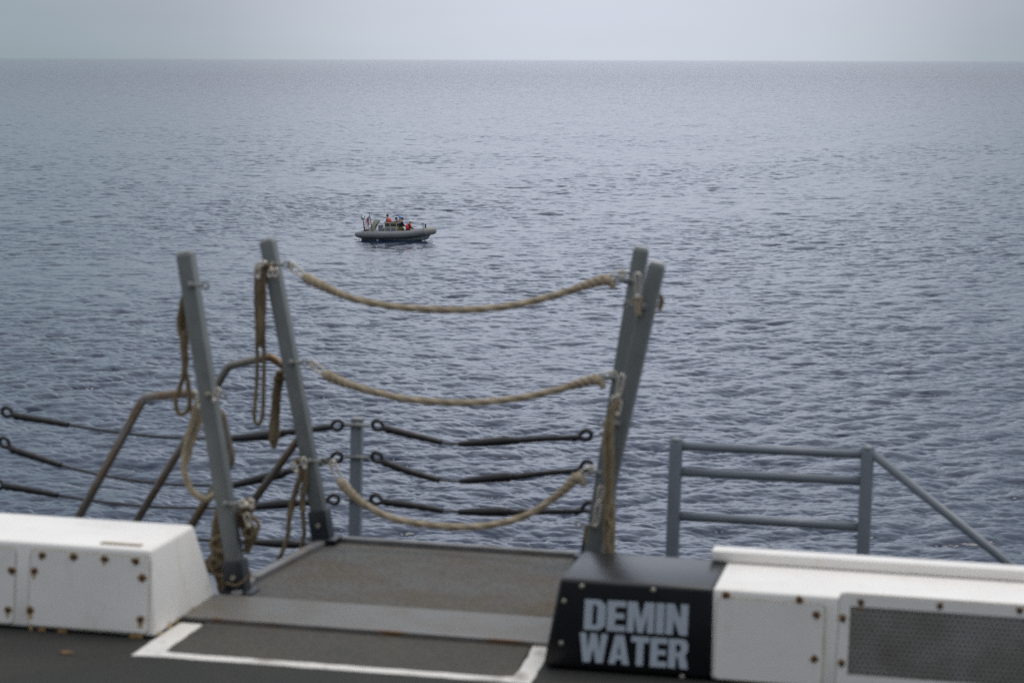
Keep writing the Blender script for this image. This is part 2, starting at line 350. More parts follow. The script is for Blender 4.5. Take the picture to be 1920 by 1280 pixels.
class Thing:
    """an Empty at the base of a thing, parenting its parts; parts are given in ship (or boat) coordinates"""
    def __init__(s, name, label, cat, loc, group=None, frame=None):
        s.loc = Vector(loc); s.e = bpy.data.objects.new(name, None); C.objects.link(s.e)
        s.e.empty_display_size = .05
        s.e.matrix_world = (frame or SHIP) @ Matrix.Translation(s.loc)
        s.e['label'] = label; s.e['category'] = cat
        if group: s.e['group'] = group
    def part(s, name, mb, mat, parent=None, label=None, **kw):
        o = mb.build(name, mat, s.loc, **kw); o.parent = parent or s.e
        if label: o['label'] = label
        return o
def single(name, mb, mat, loc, label=None, cat=None, group=None, kind=None, frame=None, **kw):
    o = mb.build(name, mat, loc, **kw); o.matrix_world = (frame or SHIP) @ Matrix.Translation(Vector(loc))
    if label: o['label'] = label
    if cat: o['category'] = cat
    if group: o['group'] = group
    if kind: o['kind'] = kind
    return o

# ------------------------------------------------------------------ the sea
def wave_tile(L, Npx, lmin, lmax, seed, rot):
    r = np.random.default_rng(seed)
    k1 = np.fft.fftfreq(Npx, d=L / Npx) * 2 * np.pi
    kx, ky = np.meshgrid(k1, k1, indexing='ij'); k = np.hypot(kx, ky); k[0, 0] = 1
    lam = 2 * np.pi / k
    wd = np.array((math.sin(rot), math.cos(rot)))
    cosd = (kx * wd[0] + ky * wd[1]) / k
    kp = 2 * np.pi / 6.0
    S = np.exp(-1.1 * (kp / k) ** 2) / k ** 3.6 * (np.abs(cosd) ** 1.5 + .14) * (1 + .9 * (k / (2 * np.pi / .8)) ** .5 * 0)
    S *= (lam >= lmin) & (lam < lmax); S[0, 0] = 0
    dk = 2 * np.pi / L
    h = np.sqrt(S) * dk * (r.standard_normal(k.shape) + 1j * r.standard_normal(k.shape))
    n2 = Npx * Npx
    H = np.real(np.fft.ifft2(h)) * n2
    DX = np.real(np.fft.ifft2(-1j * kx / k * h)) * n2; DY = np.real(np.fft.ifft2(-1j * ky / k * h)) * n2
    sl = np.sqrt(np.mean(np.real(np.fft.ifft2(1j * kx * h) * n2) ** 2 + np.real(np.fft.ifft2(1j * ky * h) * n2) ** 2))
    return dict(L=L, N=Npx, f=np.stack([H, DX, DY], -1).astype(np.float32), slope=sl)
def sample(tile, x, y, rot):
    c, s_ = math.cos(rot), math.sin(rot)
    u = (x * c - y * s_) / tile['L'] * tile['N']; v = (x * s_ + y * c) / tile['L'] * tile['N']
    iu = np.floor(u).astype(np.int64); iv = np.floor(v).astype(np.int64); fu = (u - iu)[..., None].astype(np.float32); fv = (v - iv)[..., None].astype(np.float32)
    n = tile['N']; f = tile['f']; i0 = iu % n; i1 = (iu + 1) % n; j0 = iv % n; j1 = (iv + 1) % n
    g = f[i0, j0] * (1 - fu) * (1 - fv) + f[i1, j0] * fu * (1 - fv) + f[i0, j1] * (1 - fu) * fv + f[i1, j1] * fu * fv
    dx = g[..., 1] * c + g[..., 2] * s_; dy = -g[..., 1] * s_ + g[..., 2] * c
    return g[..., 0], dx, dy
def smooth(x): x = np.clip(x, 0, 1); return x * x * (3 - 2 * x)
SLOPE = .172                                       # overall steepness of the chop
def build_sea():
    base = rad(12)
    tiles = [(310., 512, 4.0, 60., 1, .35, 40.0), (83., 512, .85, 4.0, 2, -.22, 5.0), (27., 512, .16, .85, 3, .13, 2.0)]
    T = [wave_tile(L, n, a, b, sd_, base + r) for L, n, a, b, sd_, r, _ in tiles]
    tot = math.sqrt(sum(t['slope'] ** 2 for t in T)); g = SLOPE / tot
    # polar sheet round the ship, dense in the sector the camera can see
    rr = [0.5, 6, 14, 24, 34, 42, 47]; r = 50.0
    while r < 12000: rr.append(r); r *= 1 + 1 / (900 if r < 160 else max(520, 900 - (r - 160) * .8))
    while r < 31000: rr.append(r); r *= 1.02
    rr = np.array(rr)
    th = list(np.arange(-rad(14.5), rad(14.5), 1 / 2100)); d = 1 / 2100; t_ = th[-1]
    side = []
    while t_ + d < math.pi - .03: d = min(d * 1.12, .12); t_ += d; side.append(t_)
    th = np.array([-q for q in side[::-1]] + th + side)
    Rg, Tg = np.meshgrid(rr, th, indexing='ij')
    x = Rg * np.sin(Tg); y = Rg * np.cos(Tg)
    sp = np.maximum(np.gradient(rr)[:, None] * np.ones_like(Tg), Rg * np.gradient(th)[None, :])
    # gusts: patches of livelier and calmer chop
    env = np.zeros_like(x); gr = np.random.default_rng(5)
    for _ in range(9):
        la = gr.uniform(22, 110); an = gr.uniform(-1.2, 1.2); ph = gr.uniform(0, 6.28); env += np.sin((x * math.sin(an) + y * math.cos(an)) * 2 * math.pi / la + ph)
    env = np.clip(1 + .095 * env, .65, 1.4)
    z = np.zeros_like(x); ox = np.zeros_like(x); oy = np.zeros_like(x)
    for (L, n, a, b, sd_, rt, lim), t in zip(tiles, T):
        w = (1 - smooth((sp / lim - .5) / 1.0)) * g * (env * (1.25 if L > 50 else 1.1) if b < 10 else 1.3)
        h, dx, dy = sample(t, x, y, rt)
        z += h * w; ox += dx * w * 1.75; oy += dy * w * 1.75
    # the boat's hull calms and dents the water right beside it
    x = x + ox; y = y + oy
    nr, ntn = x.shape
    co = np.stack([x, y, z], -1).reshape(-1, 3).astype(np.float32)
    me = bpy.data.meshes.new('sea'); me.vertices.add(len(co)); me.vertices.foreach_set('co', co.ravel())
    idx = np.arange(nr * ntn).reshape(nr, ntn); nxt = np.roll(idx, -1, axis=1)
    q = np.stack([idx[:-1], idx[1:], nxt[1:], nxt[:-1]], -1).reshape(-1, 4)[:, ::-1]
    me.loops.add(q.size); me.loops.foreach_set('vertex_index', q.ravel().astype(np.int32))
    me.polygons.add(len(q)); me.polygons.foreach_set('loop_start', (np.arange(len(q)) * 4).astype(np.int32))
    me.polygons.foreach_set('use_smooth', np.ones(len(q), bool))
    me.update(calc_edges=True); me.materials.append(MT['water'])
    o = bpy.data.objects.new('sea', me); C.objects.link(o); o['kind'] = 'structure'
    if me.polygons[len(q) // 2].normal.z < 0: me.flip_normals()
    return g
build_sea()

# ------------------------------------------------------------------ ship: decks and side
ED = 7.2                                             # outboard edge of the deck
mb = MB(); mb.box((-14, -9, -.12), (14, 7.195, 0)); deck = single('deck', mb, MT['deck'], (0, 0, 0), kind='structure')
def sheet(m_, poly, z=.004, t=.0):                  # a thin painted mark laid on the deck
    m_.prism([(x, y, z) for x, y in poly], (0, 0, -.0035))
mb = MB()
def wob(a, b, n, amp):                              # slightly uneven hand-painted edge
    return [(a[0] + (b[0] - a[0]) * i / n + random.uniform(-amp, amp), a[1] + (b[1] - a[1]) * i / n + random.uniform(-amp, amp)) for i in range(n + 1)]
outer = wob((-2.235, 6.83), (-2.303, 6.83), 2, .001) + wob((-2.305, 6.75), (-2.312, 6.415), 8, .003) + wob((-2.25, 6.424), (-1.2, 6.434), 30, .003) + wob((-1.155, 6.43), (-1.165, 6.64), 6, .003) + wob((-1.178, 6.90), (-1.232, 6.895), 2, .001) + wob((-1.222, 6.8), (-1.215, 6.5), 8, .003) + wob((-1.25, 6.486), (-2.2, 6.474), 30, .003) + wob((-2.235, 6.48), (-2.235, 6.75), 8, .003)
sheet(mb, outer); pl = mb.build('painted_line', MT['line_paint'], weld=False); pl.parent = deck; pl['label'] = 'white painted line framing the gangway on the dark deck'
mb = MB(); sheet(mb, [(-2.234, 6.476), (-1.216, 6.488), (-1.234, 6.86), (-2.232, 6.86)], z=.003)
pl = mb.build('worn_deck_patch', MT['deckworn'], weld=False); pl.parent = deck; pl['label'] = 'lighter worn deck inside the white outline'
mb = MB()
c0 = PZ(125, 1224); sheet(mb, [(c0.x + .024 * math.cos(t) * random.uniform(.6, 1.2), c0.y + .014 * math.sin(t) * random.uniform(.6, 1.2)) for t in np.linspace(0, 2 * math.pi, 14)[:-1]])
pl = mb.build('rust_mark', MT['rust'], weld=False); pl.parent = deck
mb = MB(); mb.box((-14, 7.2, -1.1), (14, 9.75, -.95)); single('lower_deck', mb, MT['deck'], (0, 0, 0), kind='structure')
mb = MB(); mb.box((-14, 6.9, -.95), (14, 7.19, -.125)); single('deck_edge_plating', mb, MT['hull'], (0, 0, 0), kind='structure')
mb = MB(); mb.hexa([(-40, -9, -16), (40, -9, -16), (40, 8.6, -16), (-40, 8.6, -16)], [(-40, -9, -1.104), (40, -9, -1.104), (40, 9.75, -1.104), (-40, 9.75, -1.104)])
single('ship_side', mb, MT['hull'], (0, 0, 0), kind='structure')

mb = MB(); mb.box((-14, -6, .001), (14, -2.2, 5.5)); single('superstructure', mb, MT['hull'], (0, 0, 0), kind='structure')  # unseen wall behind the camera, added to block sky and darken near faces

# ------------------------------------------------------------------ boarding platform
t = Thing('boarding_platform', 'worn dark grey non-skid boarding platform jutting outboard between the white and black boxes', 'platform', (-1.73, 7.5, 0))
mb = MB()
mb.prism([(-2.255, 7.19, .004), (-1.17, 7.19, .004), (-1.17, 7.42, .004), (-1.255, 8.15, .004), (-2.19, 8.15, .004), (-2.255, 7.45, .004)], (0, 0, -.05))
t.part('platform_plate', mb, MT['plate'], bevel=.002)
mb = MB(); mb.prism([(-2.315, 6.875, .016), (-1.165, 6.875, .016), (-1.165, 7.185, .016), (-2.315, 7.185, .016)], (0, 0, -.011)); t.part('tread_grating', mb, MT['grating'], label='pale perforated metal tread strip')
mb = MB(); mb.box((-2.32, 6.862, .0045), (-1.165, 6.8735, .0175)); t.part('tread_nosing', mb, MT['nosing'], label='thin metal nosing strip with rust along part of it')
mb = MB(); mb.bar((-2.27, 7.45, .012), (-2.205, 8.165, .012), .035, .02); mb.bar((-2.222, 8.165, .0125), (-1.25, 8.165, .0125), .02, .032, side=(0, 0, 1)); mb.bar((-2.25, 7.2, .011), (-2.268, 7.44, .011), .03, .018)
t.part('edge_rim', mb, MT['rim'], bevel=.003)
mb = MB(); mb.bar((-2.23, 7.25, -.07), (-2.19, 8.12, -.07), .03, .045); mb.bar((-1.2, 7.25, -.07), (-1.27, 8.12, -.07), .03, .045); mb.bar((-2.2, 8.12, -.07), (-1.26, 8.12, -.07), .045, .03, side=(0, 0, 1))
t.part('support_beam', mb, MT['railgrey'])

# ------------------------------------------------------------------ pipe cover boxes
FY0, FY1 = 6.62, 6.645                                # front face, bottom and top
TZ, BY1, BY0 = .262, 7.04, 7.19
def front(z): return FY0 + (FY1 - FY0) * z / TZ
def boxprof(m_, xa0, xa1, xb0, xb1, z0=.007):       # xa: left end (bottom, top), xb: right end
    m_.hexa([(xa0, FY0, z0), (xb0, FY0, z0), (xb0, BY0, z0), (xa0, BY0, z0)], [(xa1, FY1, TZ), (xb1, FY1, TZ), (xb1, BY1, TZ), (xa1, BY1, TZ)])
def FP(x, y): return P(x, y, 6.63)                  # a point on the front face
def plate_on_front(m_, x0, z0, x1, z1, proud, r=.014, hole=None):
    pts = []
    for cx, cz, a0 in ((x1 - r, z1 - r, 0), (x0 + r, z1 - r, 90), (x0 + r, z0 + r, 180), (x1 - r, z0 + r, 270)):
        for k in range(5):
            a = rad(a0 + 22.5 * k); X = cx + r * math.cos(a); Z = cz + r * math.sin(a); pts.append((X, front(Z) - proud, Z))
    m_.prism(pts, (0, proud - .0005, 0))
def gasket(th, par, x0, z0, x1, z1, e_=.0035, proud=.0012):
    m_ = MB(); plate_on_front(m_, x0 - e_, z0 - e_, x1 + e_, z1 + e_, proud, r=.017); th.part('panel_seam', m_, MT['seam'], par)
def bolts_on(th, par, pts, mat, stain=True, r=.0068):
    for i, (x, y) in enumerate(pts):
        p = FP(x, y); p.y = front(p.z) - .0035
        m_ = MB(); m_.tube([p, p + Vector((0, -.0025, 0)), p + Vector((0, -.006, 0))], [r * 1.25, r * 1.2, r * .55], 12)
        b = th.part('bolt', m_, mat, par)
        if stain:
            m3 = MB(); m3.prism([p + Vector((r * 1.9 * math.cos(a) * random.uniform(.8, 1.25), .0003, r * 1.9 * math.sin(a) * random.uniform(.8, 1.25))) for a in np.linspace(0, 2 * math.pi, 11)[:-1]], (0, -.0004, 0)); o = m3.build('rust_ring', MT['stain'], th.loc, weld=False); o.parent = par
        if stain:
            L = random.choice((.018, .026, .04, .03)) * random.uniform(.7, 1.3); w = r * random.uniform(.55, .85); q = p + Vector((random.uniform(-.002, .002), -.0001, 0)); pts2 = []; w *= 1.5
            k = 7
            for s_ in (1, -1):
                rng_ = range(k + 1) if s_ == 1 else range(k, -1, -1)
                for j in rng_:
                    tt = j / k; pts2.append(q + Vector((s_ * w * (1 - tt * .55) * random.uniform(.75, 1.15), 0, -L * tt + r * .8)))
            m2 = MB(); m2.prism(pts2, (0, -.0006, 0)); m2.add([], [])
            o = m2.build('rust_streak', MT['stain'], th.loc, weld=False); o.parent = par
t = Thing('pipe_cover', 'white painted steel box with rusty bolts at the left, ending beside the platform', 'pipe cover', (-2.9, 6.9, 0), 'pipe covers along the deck edge')
mb = MB(); boxprof(mb, -4.6, -4.6, -2.31, -2.335); t.part('cover_body', mb, MT['white'], bevel=.012, seg=3)
def pnl(x0, y0, x1, y1):                             # photo corners of a panel -> x and z limits
    a = FP(x0, y0); b = FP(x1, y1); return min(a.x, b.x), min(a.z, b.z), max(a.x, b.x), max(a.z, b.z)
mb = MB(); A = pnl(56, 1034, 278, 1186); plate_on_front(mb, A[0], .018, A[2], .238, .003); p2 = t.part('access_panel', mb, MT['white']); gasket(t, p2, A[0], .018, A[2], .238)
bolts_on(t, p2, [(77, 1042), (136, 1045), (194, 1049), (253, 1053), (63, 1071), (266, 1084), (58, 1143), (265, 1160)], MT['bolt'])
mb = MB(); plate_on_front(mb, -3.25, .018, FP(27, 1100).x, .238, .003); p1 = t.part('access_panel', mb, MT['white']); gasket(t, p1, -3.25, .018, FP(27, 1100).x, .238)
bolts_on(t, p1, [(21, 1070), (17, 1142)], MT['bolt'])
mb = MB(); a = PZ(190, 1018, TZ); b = PZ(268, 1022, TZ); mb.box((a.x, a.y - .012, TZ + .0005), (b.x, a.y + .012, TZ + .004)); t.part('rusty_strip', mb, MT['striprust'], label='small rusty metal strip lying on the box top')
for q in range(6):
    x = -2.34 - random.uniform(0, .72); w = random.uniform(.012, .045)
    mb = MB(); mb.prism([(x, front(.003) - .0008, .0015), (x + w, front(.003) - .0008, .0015), (x + w * .8, front(.01) - .0008, random.uniform(.006, .014)), (x + w * .2, front(.01) - .0008, random.uniform(.006, .014))], (0, -.0006, 0)); t.part('rust_patch', mb, MT['stain'], weld=False)

for (x, z, L, w) in ((FP(60, 1150).x, FP(60, 1150).z, .05, .006), (FP(265, 1166).x, FP(265, 1166).z, .045, .008), (FP(63, 1076).x, FP(63, 1076).z, .03, .005), (FP(17, 1148).x, FP(17, 1148).z, .02, .005), (FP(194, 1052).x, FP(194, 1052).z, .02, .004)):
    y = front(z) - .0040; mb = MB(); mb.prism([(x - w, y, z), (x + w, y, z), (x + w * .7, y, z - L * .5), (x + w * .9, y, z - L), (x - w * .5, y, z - L * 1.05), (x - w * .8, y, z - L * .5)], (0, -.0005, 0)); t.part('rust_run', mb, MT['run'], weld=False)
for q in range(7):                                   # yellowed patches along the bottom and rim of the end face
    y0_ = 6.63 + .075 * q + random.uniform(0, .02); w = random.uniform(.02, .05); h = random.uniform(.006, .02)
    mb = MB(); mb.prism([(-2.3085, y0_, .008), (-2.3085, y0_ + w, .008), (-2.3085 - .0002, y0_ + w * .8, .008 + h), (-2.3085 - .0002, y0_ + w * .25, .008 + h * .7)], (.0006, 0, 0)); t.part('yellowed_patch', mb, MT['run'], weld=False)

t = Thing('pipe_cover', 'long white box at right with mesh grille and black end lettered DEMIN WATER', 'pipe cover', (-.4, 6.9, 0), 'pipe covers along the deck edge')
mb = MB(); boxprof(mb, -.676, -.682, 2.6, 2.6); t.part('cover_body', mb, MT['white'], bevel=.010, seg=3)
mb = MB(); boxprof(mb, -1.156, -1.118, -.6745, -.6805); blk = t.part('black_section', mb, MT['blackpaint'], bevel=.012, seg=3, label='glossy black painted end section')
mb = MB(); mb.box((-.728, 7.0, TZ + .001), (2.6, 7.075, TZ + .036)); t.part('back_ledge', mb, MT['white'], bevel=.008, seg=3)
mb = MB(); A = pnl(1345, 1106, 1540, 1280); plate_on_front(mb, -.668, .012, A[2], .236, .003); p3 = t.part('access_panel', mb, MT['white']); gasket(t, p3, -.668, .012, A[2], .236)
bolts_on(t, p3, [(1360, 1116), (1498, 1125), (1530, 1153), (1527, 1234)], MT['bolt'], r=.006)
mb = MB()
gx0 = FP(1572, 1180).x; mx0 = FP(1592, 1180).x; mtz = FP(1600, 1137).z; mbz = FP(1590, 1263).z
gz1 = FP(1572, 1113).z; gz0 = .012
def rect_front(m_, x0, z0, x1, z1, proud): m_.prism([(x0, front(z0) - proud, z0), (x1, front(z0) - proud, z0), (x1, front(z1) - proud, z1), (x0, front(z1) - proud, z1)], (0, proud - .0006, 0))
gx1 = 1.35; mx1 = 1.31
rect_front(mb, gx0, gz0, mx0, gz1, .004); rect_front(mb, mx1, gz0, gx1, gz1, .004); rect_front(mb, mx0, mtz, mx1, gz1, .004); rect_front(mb, mx0, gz0, mx1, mbz, .004)
gf = t.part('grille_frame', mb, MT['white']); gasket(t, gf, gx0, gz0, gx1, gz1, .003)
mb = MB(); rect_front(mb, mx0, mbz, mx1, mtz, .002); t.part('mesh_grille', mb, MT['mesh'], gf, label='fine dark grey wire mesh over an intake')
bolts_on(t, gf, [(1614, 1131), (1762, 1138), (1912, 1146), (1580, 1161), (1578, 1243)], MT['bolt'])
bolts_on(t, blk, [(1090, 1100), (1224, 1107), (1057, 1127), (1053, 1204), (1280, 1266)], MT['boltpale'], stain=False, r=.006)
# lettering: heavy condensed capitals, painted
LET = {
 'D': (.92, [[(0, 0), (.66, 0), (.92, .16), (.92, .84), (.66, 1), (0, 1)]], [[(.36, .17), (.5, .17), (.56, .24), (.56, .76), (.5, .83), (.36, .83)]]),
 'E': (.80, [[(0, 0), (.8, 0), (.8, .2), (.35, .2), (.35, .41), (.74, .41), (.74, .6), (.35, .6), (.35, .8), (.8, .8), (.8, 1), (0, 1)]], []),
 'M': (1.16, [[(0, 0), (.3, 0), (.3, .58), (.46, 0), (.70, 0), (.86, .58), (.86, 0), (1.16, 0), (1.16, 1), (.74, 1), (.58, .45), (.42, 1), (0, 1)]], []),
 'I': (.36, [[(0, 0), (.36, 0), (.36, 1), (0, 1)]], []),
 'N': (.94, [[(0, 0), (.32, 0), (.32, .5), (.6, 0), (.94, 0), (.94, 1), (.62, 1), (.62, .5), (.34, 1), (0, 1)]], []),
 'W': (1.36, [[(.2, 0), (.54, 0), (.68, .5), (.82, 0), (1.16, 0), (1.36, 1), (1.04, 1), (.96, .42), (.84, 1), (.52, 1), (.40, .42), (.32, 1), (0, 1)]], []),
 'A': (1.0, [[(0, 0), (.33, 0), (.37, .16), (.63, .16), (.67, 0), (1, 0), (.72, 1), (.28, 1)]], [[(.42, .33), (.58, .33), (.5, .70)]]),
 'T': (.86, [[(.26, 0), (.6, 0), (.6, .8), (.86, .8), (.86, 1), (0, 1), (0, .8), (.26, .8)]], []),
 'R': (.96, [[(0, 0), (.35, 0), (.35, .38), (.46, .38), (.58, 0), (.96, 0), (.80, .47), (.92, .62), (.92, .86), (.76, 1), (0, 1)]], [[(.35, .56), (.52, .56), (.58, .62), (.58, .76), (.52, .82), (.35, .82)]]),
}
def letters(word, x0, x1, z0l, z0r, H):
    gap = .07; tot = sum(LET[c][0] for c in word) + gap * (len(word) - 1); sx = (x1 - x0) / tot; x = 0; polys = []
    for c in word:
        w, outs, holes = LET[c]
        f = lambda q: (x0 + (x + q[0]) * sx, (z0l + (z0r - z0l) * (x + q[0]) / tot) + q[1] * H)
        polys.append(([[f(q) for q in o] for o in outs], [[f(q) for q in h] for h in holes])); x += w + gap
    return polys
def lettering_mesh(polysets):
    from mathutils.geometry import tessellate_polygon
    m_ = MB()
    for outs, holes in polysets:
        loops = [[Vector((q[0], q[1], 0)) for q in o] for o in outs + holes]
        flat_ = [q for l in loops for q in l]; tris = tessellate_polygon(loops)
        pr = .0012
        top = [(q[0], front(q[1]) - pr, q[1]) for q in flat_]
        m_.add(top, [tuple(t_) for t_ in tris])
    return m_
m_ = lettering_mesh(letters('DEMIN', -1.043, -.748, .121, .125, .086) + letters('WATER', -1.053, -.742, .030, .031, .082))
lt = t.part('lettering', m_, MT['letter'], blk, label='pale blue-grey capitals reading DEMIN WATER')
bpy.context.view_layer.update()

# ------------------------------------------------------------------ angled stanchions of the platform
def steel_hook(m_, a, b, r=.004, w=.013):            # a long snap hook from a to b (two rounded legs)
    a = Vector(a); b = Vector(b); d = (b - a); L = d.length; d.normalize(); s_ = d.cross(Vector((0, 1, 0))).normalized()
    path = [a + s_ * w * math.cos(q) * .9 - d * w * math.sin(q) + d * w for q in np.linspace(0, math.pi, 7)]
    p2_ = [b + s_ * w * .6 * math.cos(q) - d * w * .6 * math.sin(q) - d * w * .6 for q in np.linspace(math.pi, 2 * math.pi, 7)]
    m_.tube(spline(path + p2_, 26, True), r, 8, closed=True)
def stanchion(foot, top, lugs, label, side, blackh=.11):
    foot = Vector(foot); top = Vector(top); d = (top - foot).normalized()
    t = Thing('angled_stanchion', label, 'stanchion', foot, 'angled rope stanchions at the platform corners')
    a = foot + d * (blackh * .55); w, dd = .050, .058
    mb = MB(); mb.bar(a, top, w, dd); t.part('post', mb, MT['grey'], bevel=.006)
    mb = MB(); mb.bar(top + d * .0005, top + d * .008, w - .012, dd - .012); t.part('post_cap', mb, MT['capgrey'])
    mb = MB(); mb.bar(foot - Vector((0, 0, 0.02)), foot + d * blackh, .066, .074)
    mb.bar(foot + Vector((0, 0, .004)), foot + Vector((0, 0, .013)), .105, .10)
    bb = t.part('base_bracket', mb, MT['black'], bevel=.003, label='black painted socket')
    mb = MB(); mb.tube([foot + d * .06 + Vector((0, -.032, 0)), foot + d * .06 + Vector((0, -.05, 0))], .008, 8); t.part('bolt', mb, MT['boltpale'], bb)
    for z in lugs:
        c = foot + d * ((z - foot.z) / d.z)
        mb = MB(); mb.tube([c + Vector((side * .012, -.033, 0)), c + Vector((side * .052, -.033, 0))], .0055, 10)
        mb.ball(c + Vector((side * .010, -.034, 0)), .0105, n=10, m=6)
        mb.torus(c + Vector((side * .060, -.03, 0)), .0105, .0036, (0, 1, 0), 16, 7)
        t.part('eye_bolt', mb, MT['greylight'])
    return t
YN, YF = 7.28, 8.12
stanchion((-2.259, YN, 0), (-2.454, YN, 1.08), [.985, .64, .295], 'nearest grey stanchion left of the platform, leaning left, rope loop behind it', 1)
stanchion((-2.212, YF, .015), (-2.437, YF, 1.063), [.985, .645, .30], 'far left grey stanchion at the outer platform corner, hung with rope coils', 1)
stanchion((-1.262, YF, .015), (-1.120, YF, 1.09), [.985, .65, .32], 'far right grey stanchion half hidden behind its nearer twin', -1)
stanchion((-1.163, YN, 0), (-.954, YN, 1.11), [.985, .62, .30], 'nearest grey stanchion right of the platform, leaning right behind the black box', -1)

# ------------------------------------------------------------------ manila ropes across the opening
def safety_rope(pts, hookL, hookR, label, y=8.09, knot=True):
    p = [P(x, y_, y) for x, y_ in pts]
    t = Thing('safety_rope', label, 'rope', p[len(p) // 2], 'manila safety ropes across the platform opening')
    mb = MB(); mb.rope(p, .0118); t.part('rope', mb, MT['rope'])
    # eye splices
    sp = spline(p, 60); n0 = 9
    mb = MB(); q = sp[:n0]; rr_ = [.017 - .0055 * i / (n0 - 1) for i in range(n0)]; q2 = spline(q, 36); r2 = [(.0185 - .006 * i / 36) * (1 + .05 * math.sin(i * 1.6)) for i in range(37)]; mb.tube(q2, r2, 15, lay=260); mb.ball(q[0], .0175, n=10, m=6); t.part('eye_splice', mb, MT['rope'])
    q = sp[-8:]; q2 = spline(q, 30); r2 = [(.0125 + .006 * i / 30) * (1 + .05 * math.sin(i * 1.6)) for i in range(31)]
    mb = MB(); mb.tube(q2, r2, 15, lay=260)
    if knot: mb.ball(q[-1] + Vector((.004, 0, -.004)), .021, .021, .019, 10, 7); mb.tube(spline([q[-1], q[-1] + Vector((.02, -.005, -.012)), q[-1] + Vector((.026, -.004, -.03))], 6), .011, 9)
    t.part('eye_splice', mb, MT['rope'])
    for hk, end in ((hookL, p[0]), (hookR, p[-1])):
        a = P(hk[0], hk[1], y)
        mb = MB(); steel_hook(mb, a, end, .0042, .013); mb.torus(a, .012, .004, (.3, 1, 0)); t.part('snap_hook', mb, MT['steel'])
safety_rope([(574, 521), (605, 536), (650, 556), (700, 568), (760, 577), (860, 581), (960, 573), (1050, 551), (1100, 534), (1136, 523)], (545, 497), (1168, 513), 'topmost of the three tan ropes slung across the platform opening')
safety_rope([(612, 703), (650, 719), (700, 734), (770, 749), (870, 755), (960, 748), (1040, 732), (1090, 717), (1118, 710)], (586, 682), (1150, 702), 'middle one of the three tan ropes slung across the platform opening')
safety_rope([(640, 905), (668, 934), (700, 955), (750, 975), (840, 987), (920, 984), (990, 964), (1045, 928), (1082, 893)], (623, 869), (1108, 880), 'lowest and most sagging tan rope slung across the platform opening')

# ------------------------------------------------------------------ hanging ropes
def hung(label, loc, strands, mat, hooks=(), extras=None, r=.0085, group=None, name='hanging_rope'):
    t = Thing(name, label, 'rope', loc, group)
    mb = MB()
    for s_ in strands:
        pts, y, rr_, cl = s_ if len(s_) == 4 else (*s_, False)
        mb.rope([P(a, b, y + (yy[0] if yy else 0)) for a, b, *yy in pts], rr_, n=12, closed=cl)
    t.part('rope', mb, mat, weld=False)
    for a, b, y in hooks:
        mb = MB(); steel_hook(mb, P(a[0], a[1], y), P(b[0], b[1], y), .0040, .009); mb.ball(P(b[0], b[1], y), .008, n=10, m=6); t.part('snap_hook', mb, MT['steel'])
    return t
G = 'coiled ropes hanging from the stanchions'
hung('tan rope loop hanging left of the nearest left stanchion', P(345, 620, 7.34), [
    ([(352, 528), (346, 560), (341, 610), (343, 660), (346, 690), (337, 728), (329, 752), (336, 775), (349, 773), (356, 752), (352, 715), (345, 680), (350, 640), (350, 590), (352, 540)], 7.34, .0075, False),
    ([(353, 530), (340, 580), (337, 615), (345, 640), (348, 670), (346, 700)], 7.335, .010)], MT['ropedark'], group=G)
hung('long narrow rope loop hanging from the top of the far left stanchion', P(487, 600, 8.1), [
    ([(487, 510), (482, 600), (482, 700), (478, 760), (477, 785), (484, 795), (492, 782), (494, 740), (495, 680), (494, 600), (493, 510)], 8.09, .0068, False),
    ([(482, 505), (481, 560), (484, 620), (488, 645)], 8.08, .0095), ([(493, 505), (495, 560), (492, 615), (488, 650)], 8.08, .0095), ([(488, 508), (486, 560), (490, 610), (487, 640)], 8.07, .010),
    ([(482, 508), (496, 499), (512, 500)], 8.08, .010)], MT['ropedark'],
    hooks=[((480, 500), (497, 492), 8.06), ((505, 518), (509, 505), 8.05), ((515, 518), (518, 505), 8.05), ((482, 498), (484, 520), 8.06)], group=G)
hung('short rope bundle hanging behind the bend of the bronze handrail', P(515, 760, 8.12), [
    ([(528, 700), (518, 720), (512, 770), (508, 815), (513, 838), (519, 818), (521, 770), (526, 720), (534, 702)], 8.17, .0085, False),
    ([(521, 705), (515, 745), (514, 790), (512, 825)], 8.16, .010), ([(515, 712), (530, 706), (548, 712)], 8.16, .013), ([(518, 700), (534, 698), (545, 703)], 8.15, .010)], MT['ropedark'], hooks=[((535, 700), (545, 714), 8.1)], group=G)
hung('rope bight sweeping down from the middle of the nearest left stanchion', P(355, 850, 7.36), [
    ([(372, 748), (368, 775), (358, 805), (348, 840), (345, 872), (350, 900), (364, 924), (384, 935), (402, 926), (416, 905)], 7.36, .0105),
    ([(378, 758), (374, 785), (364, 815), (354, 845), (348, 870)], 7.37, .0115), ([(364, 760), (362, 785), (356, 812)], 7.35, .010)], MT['rope'],
    hooks=[((410, 728), (402, 750), 7.24), ((372, 742), (374, 762), 7.33)], group=G)
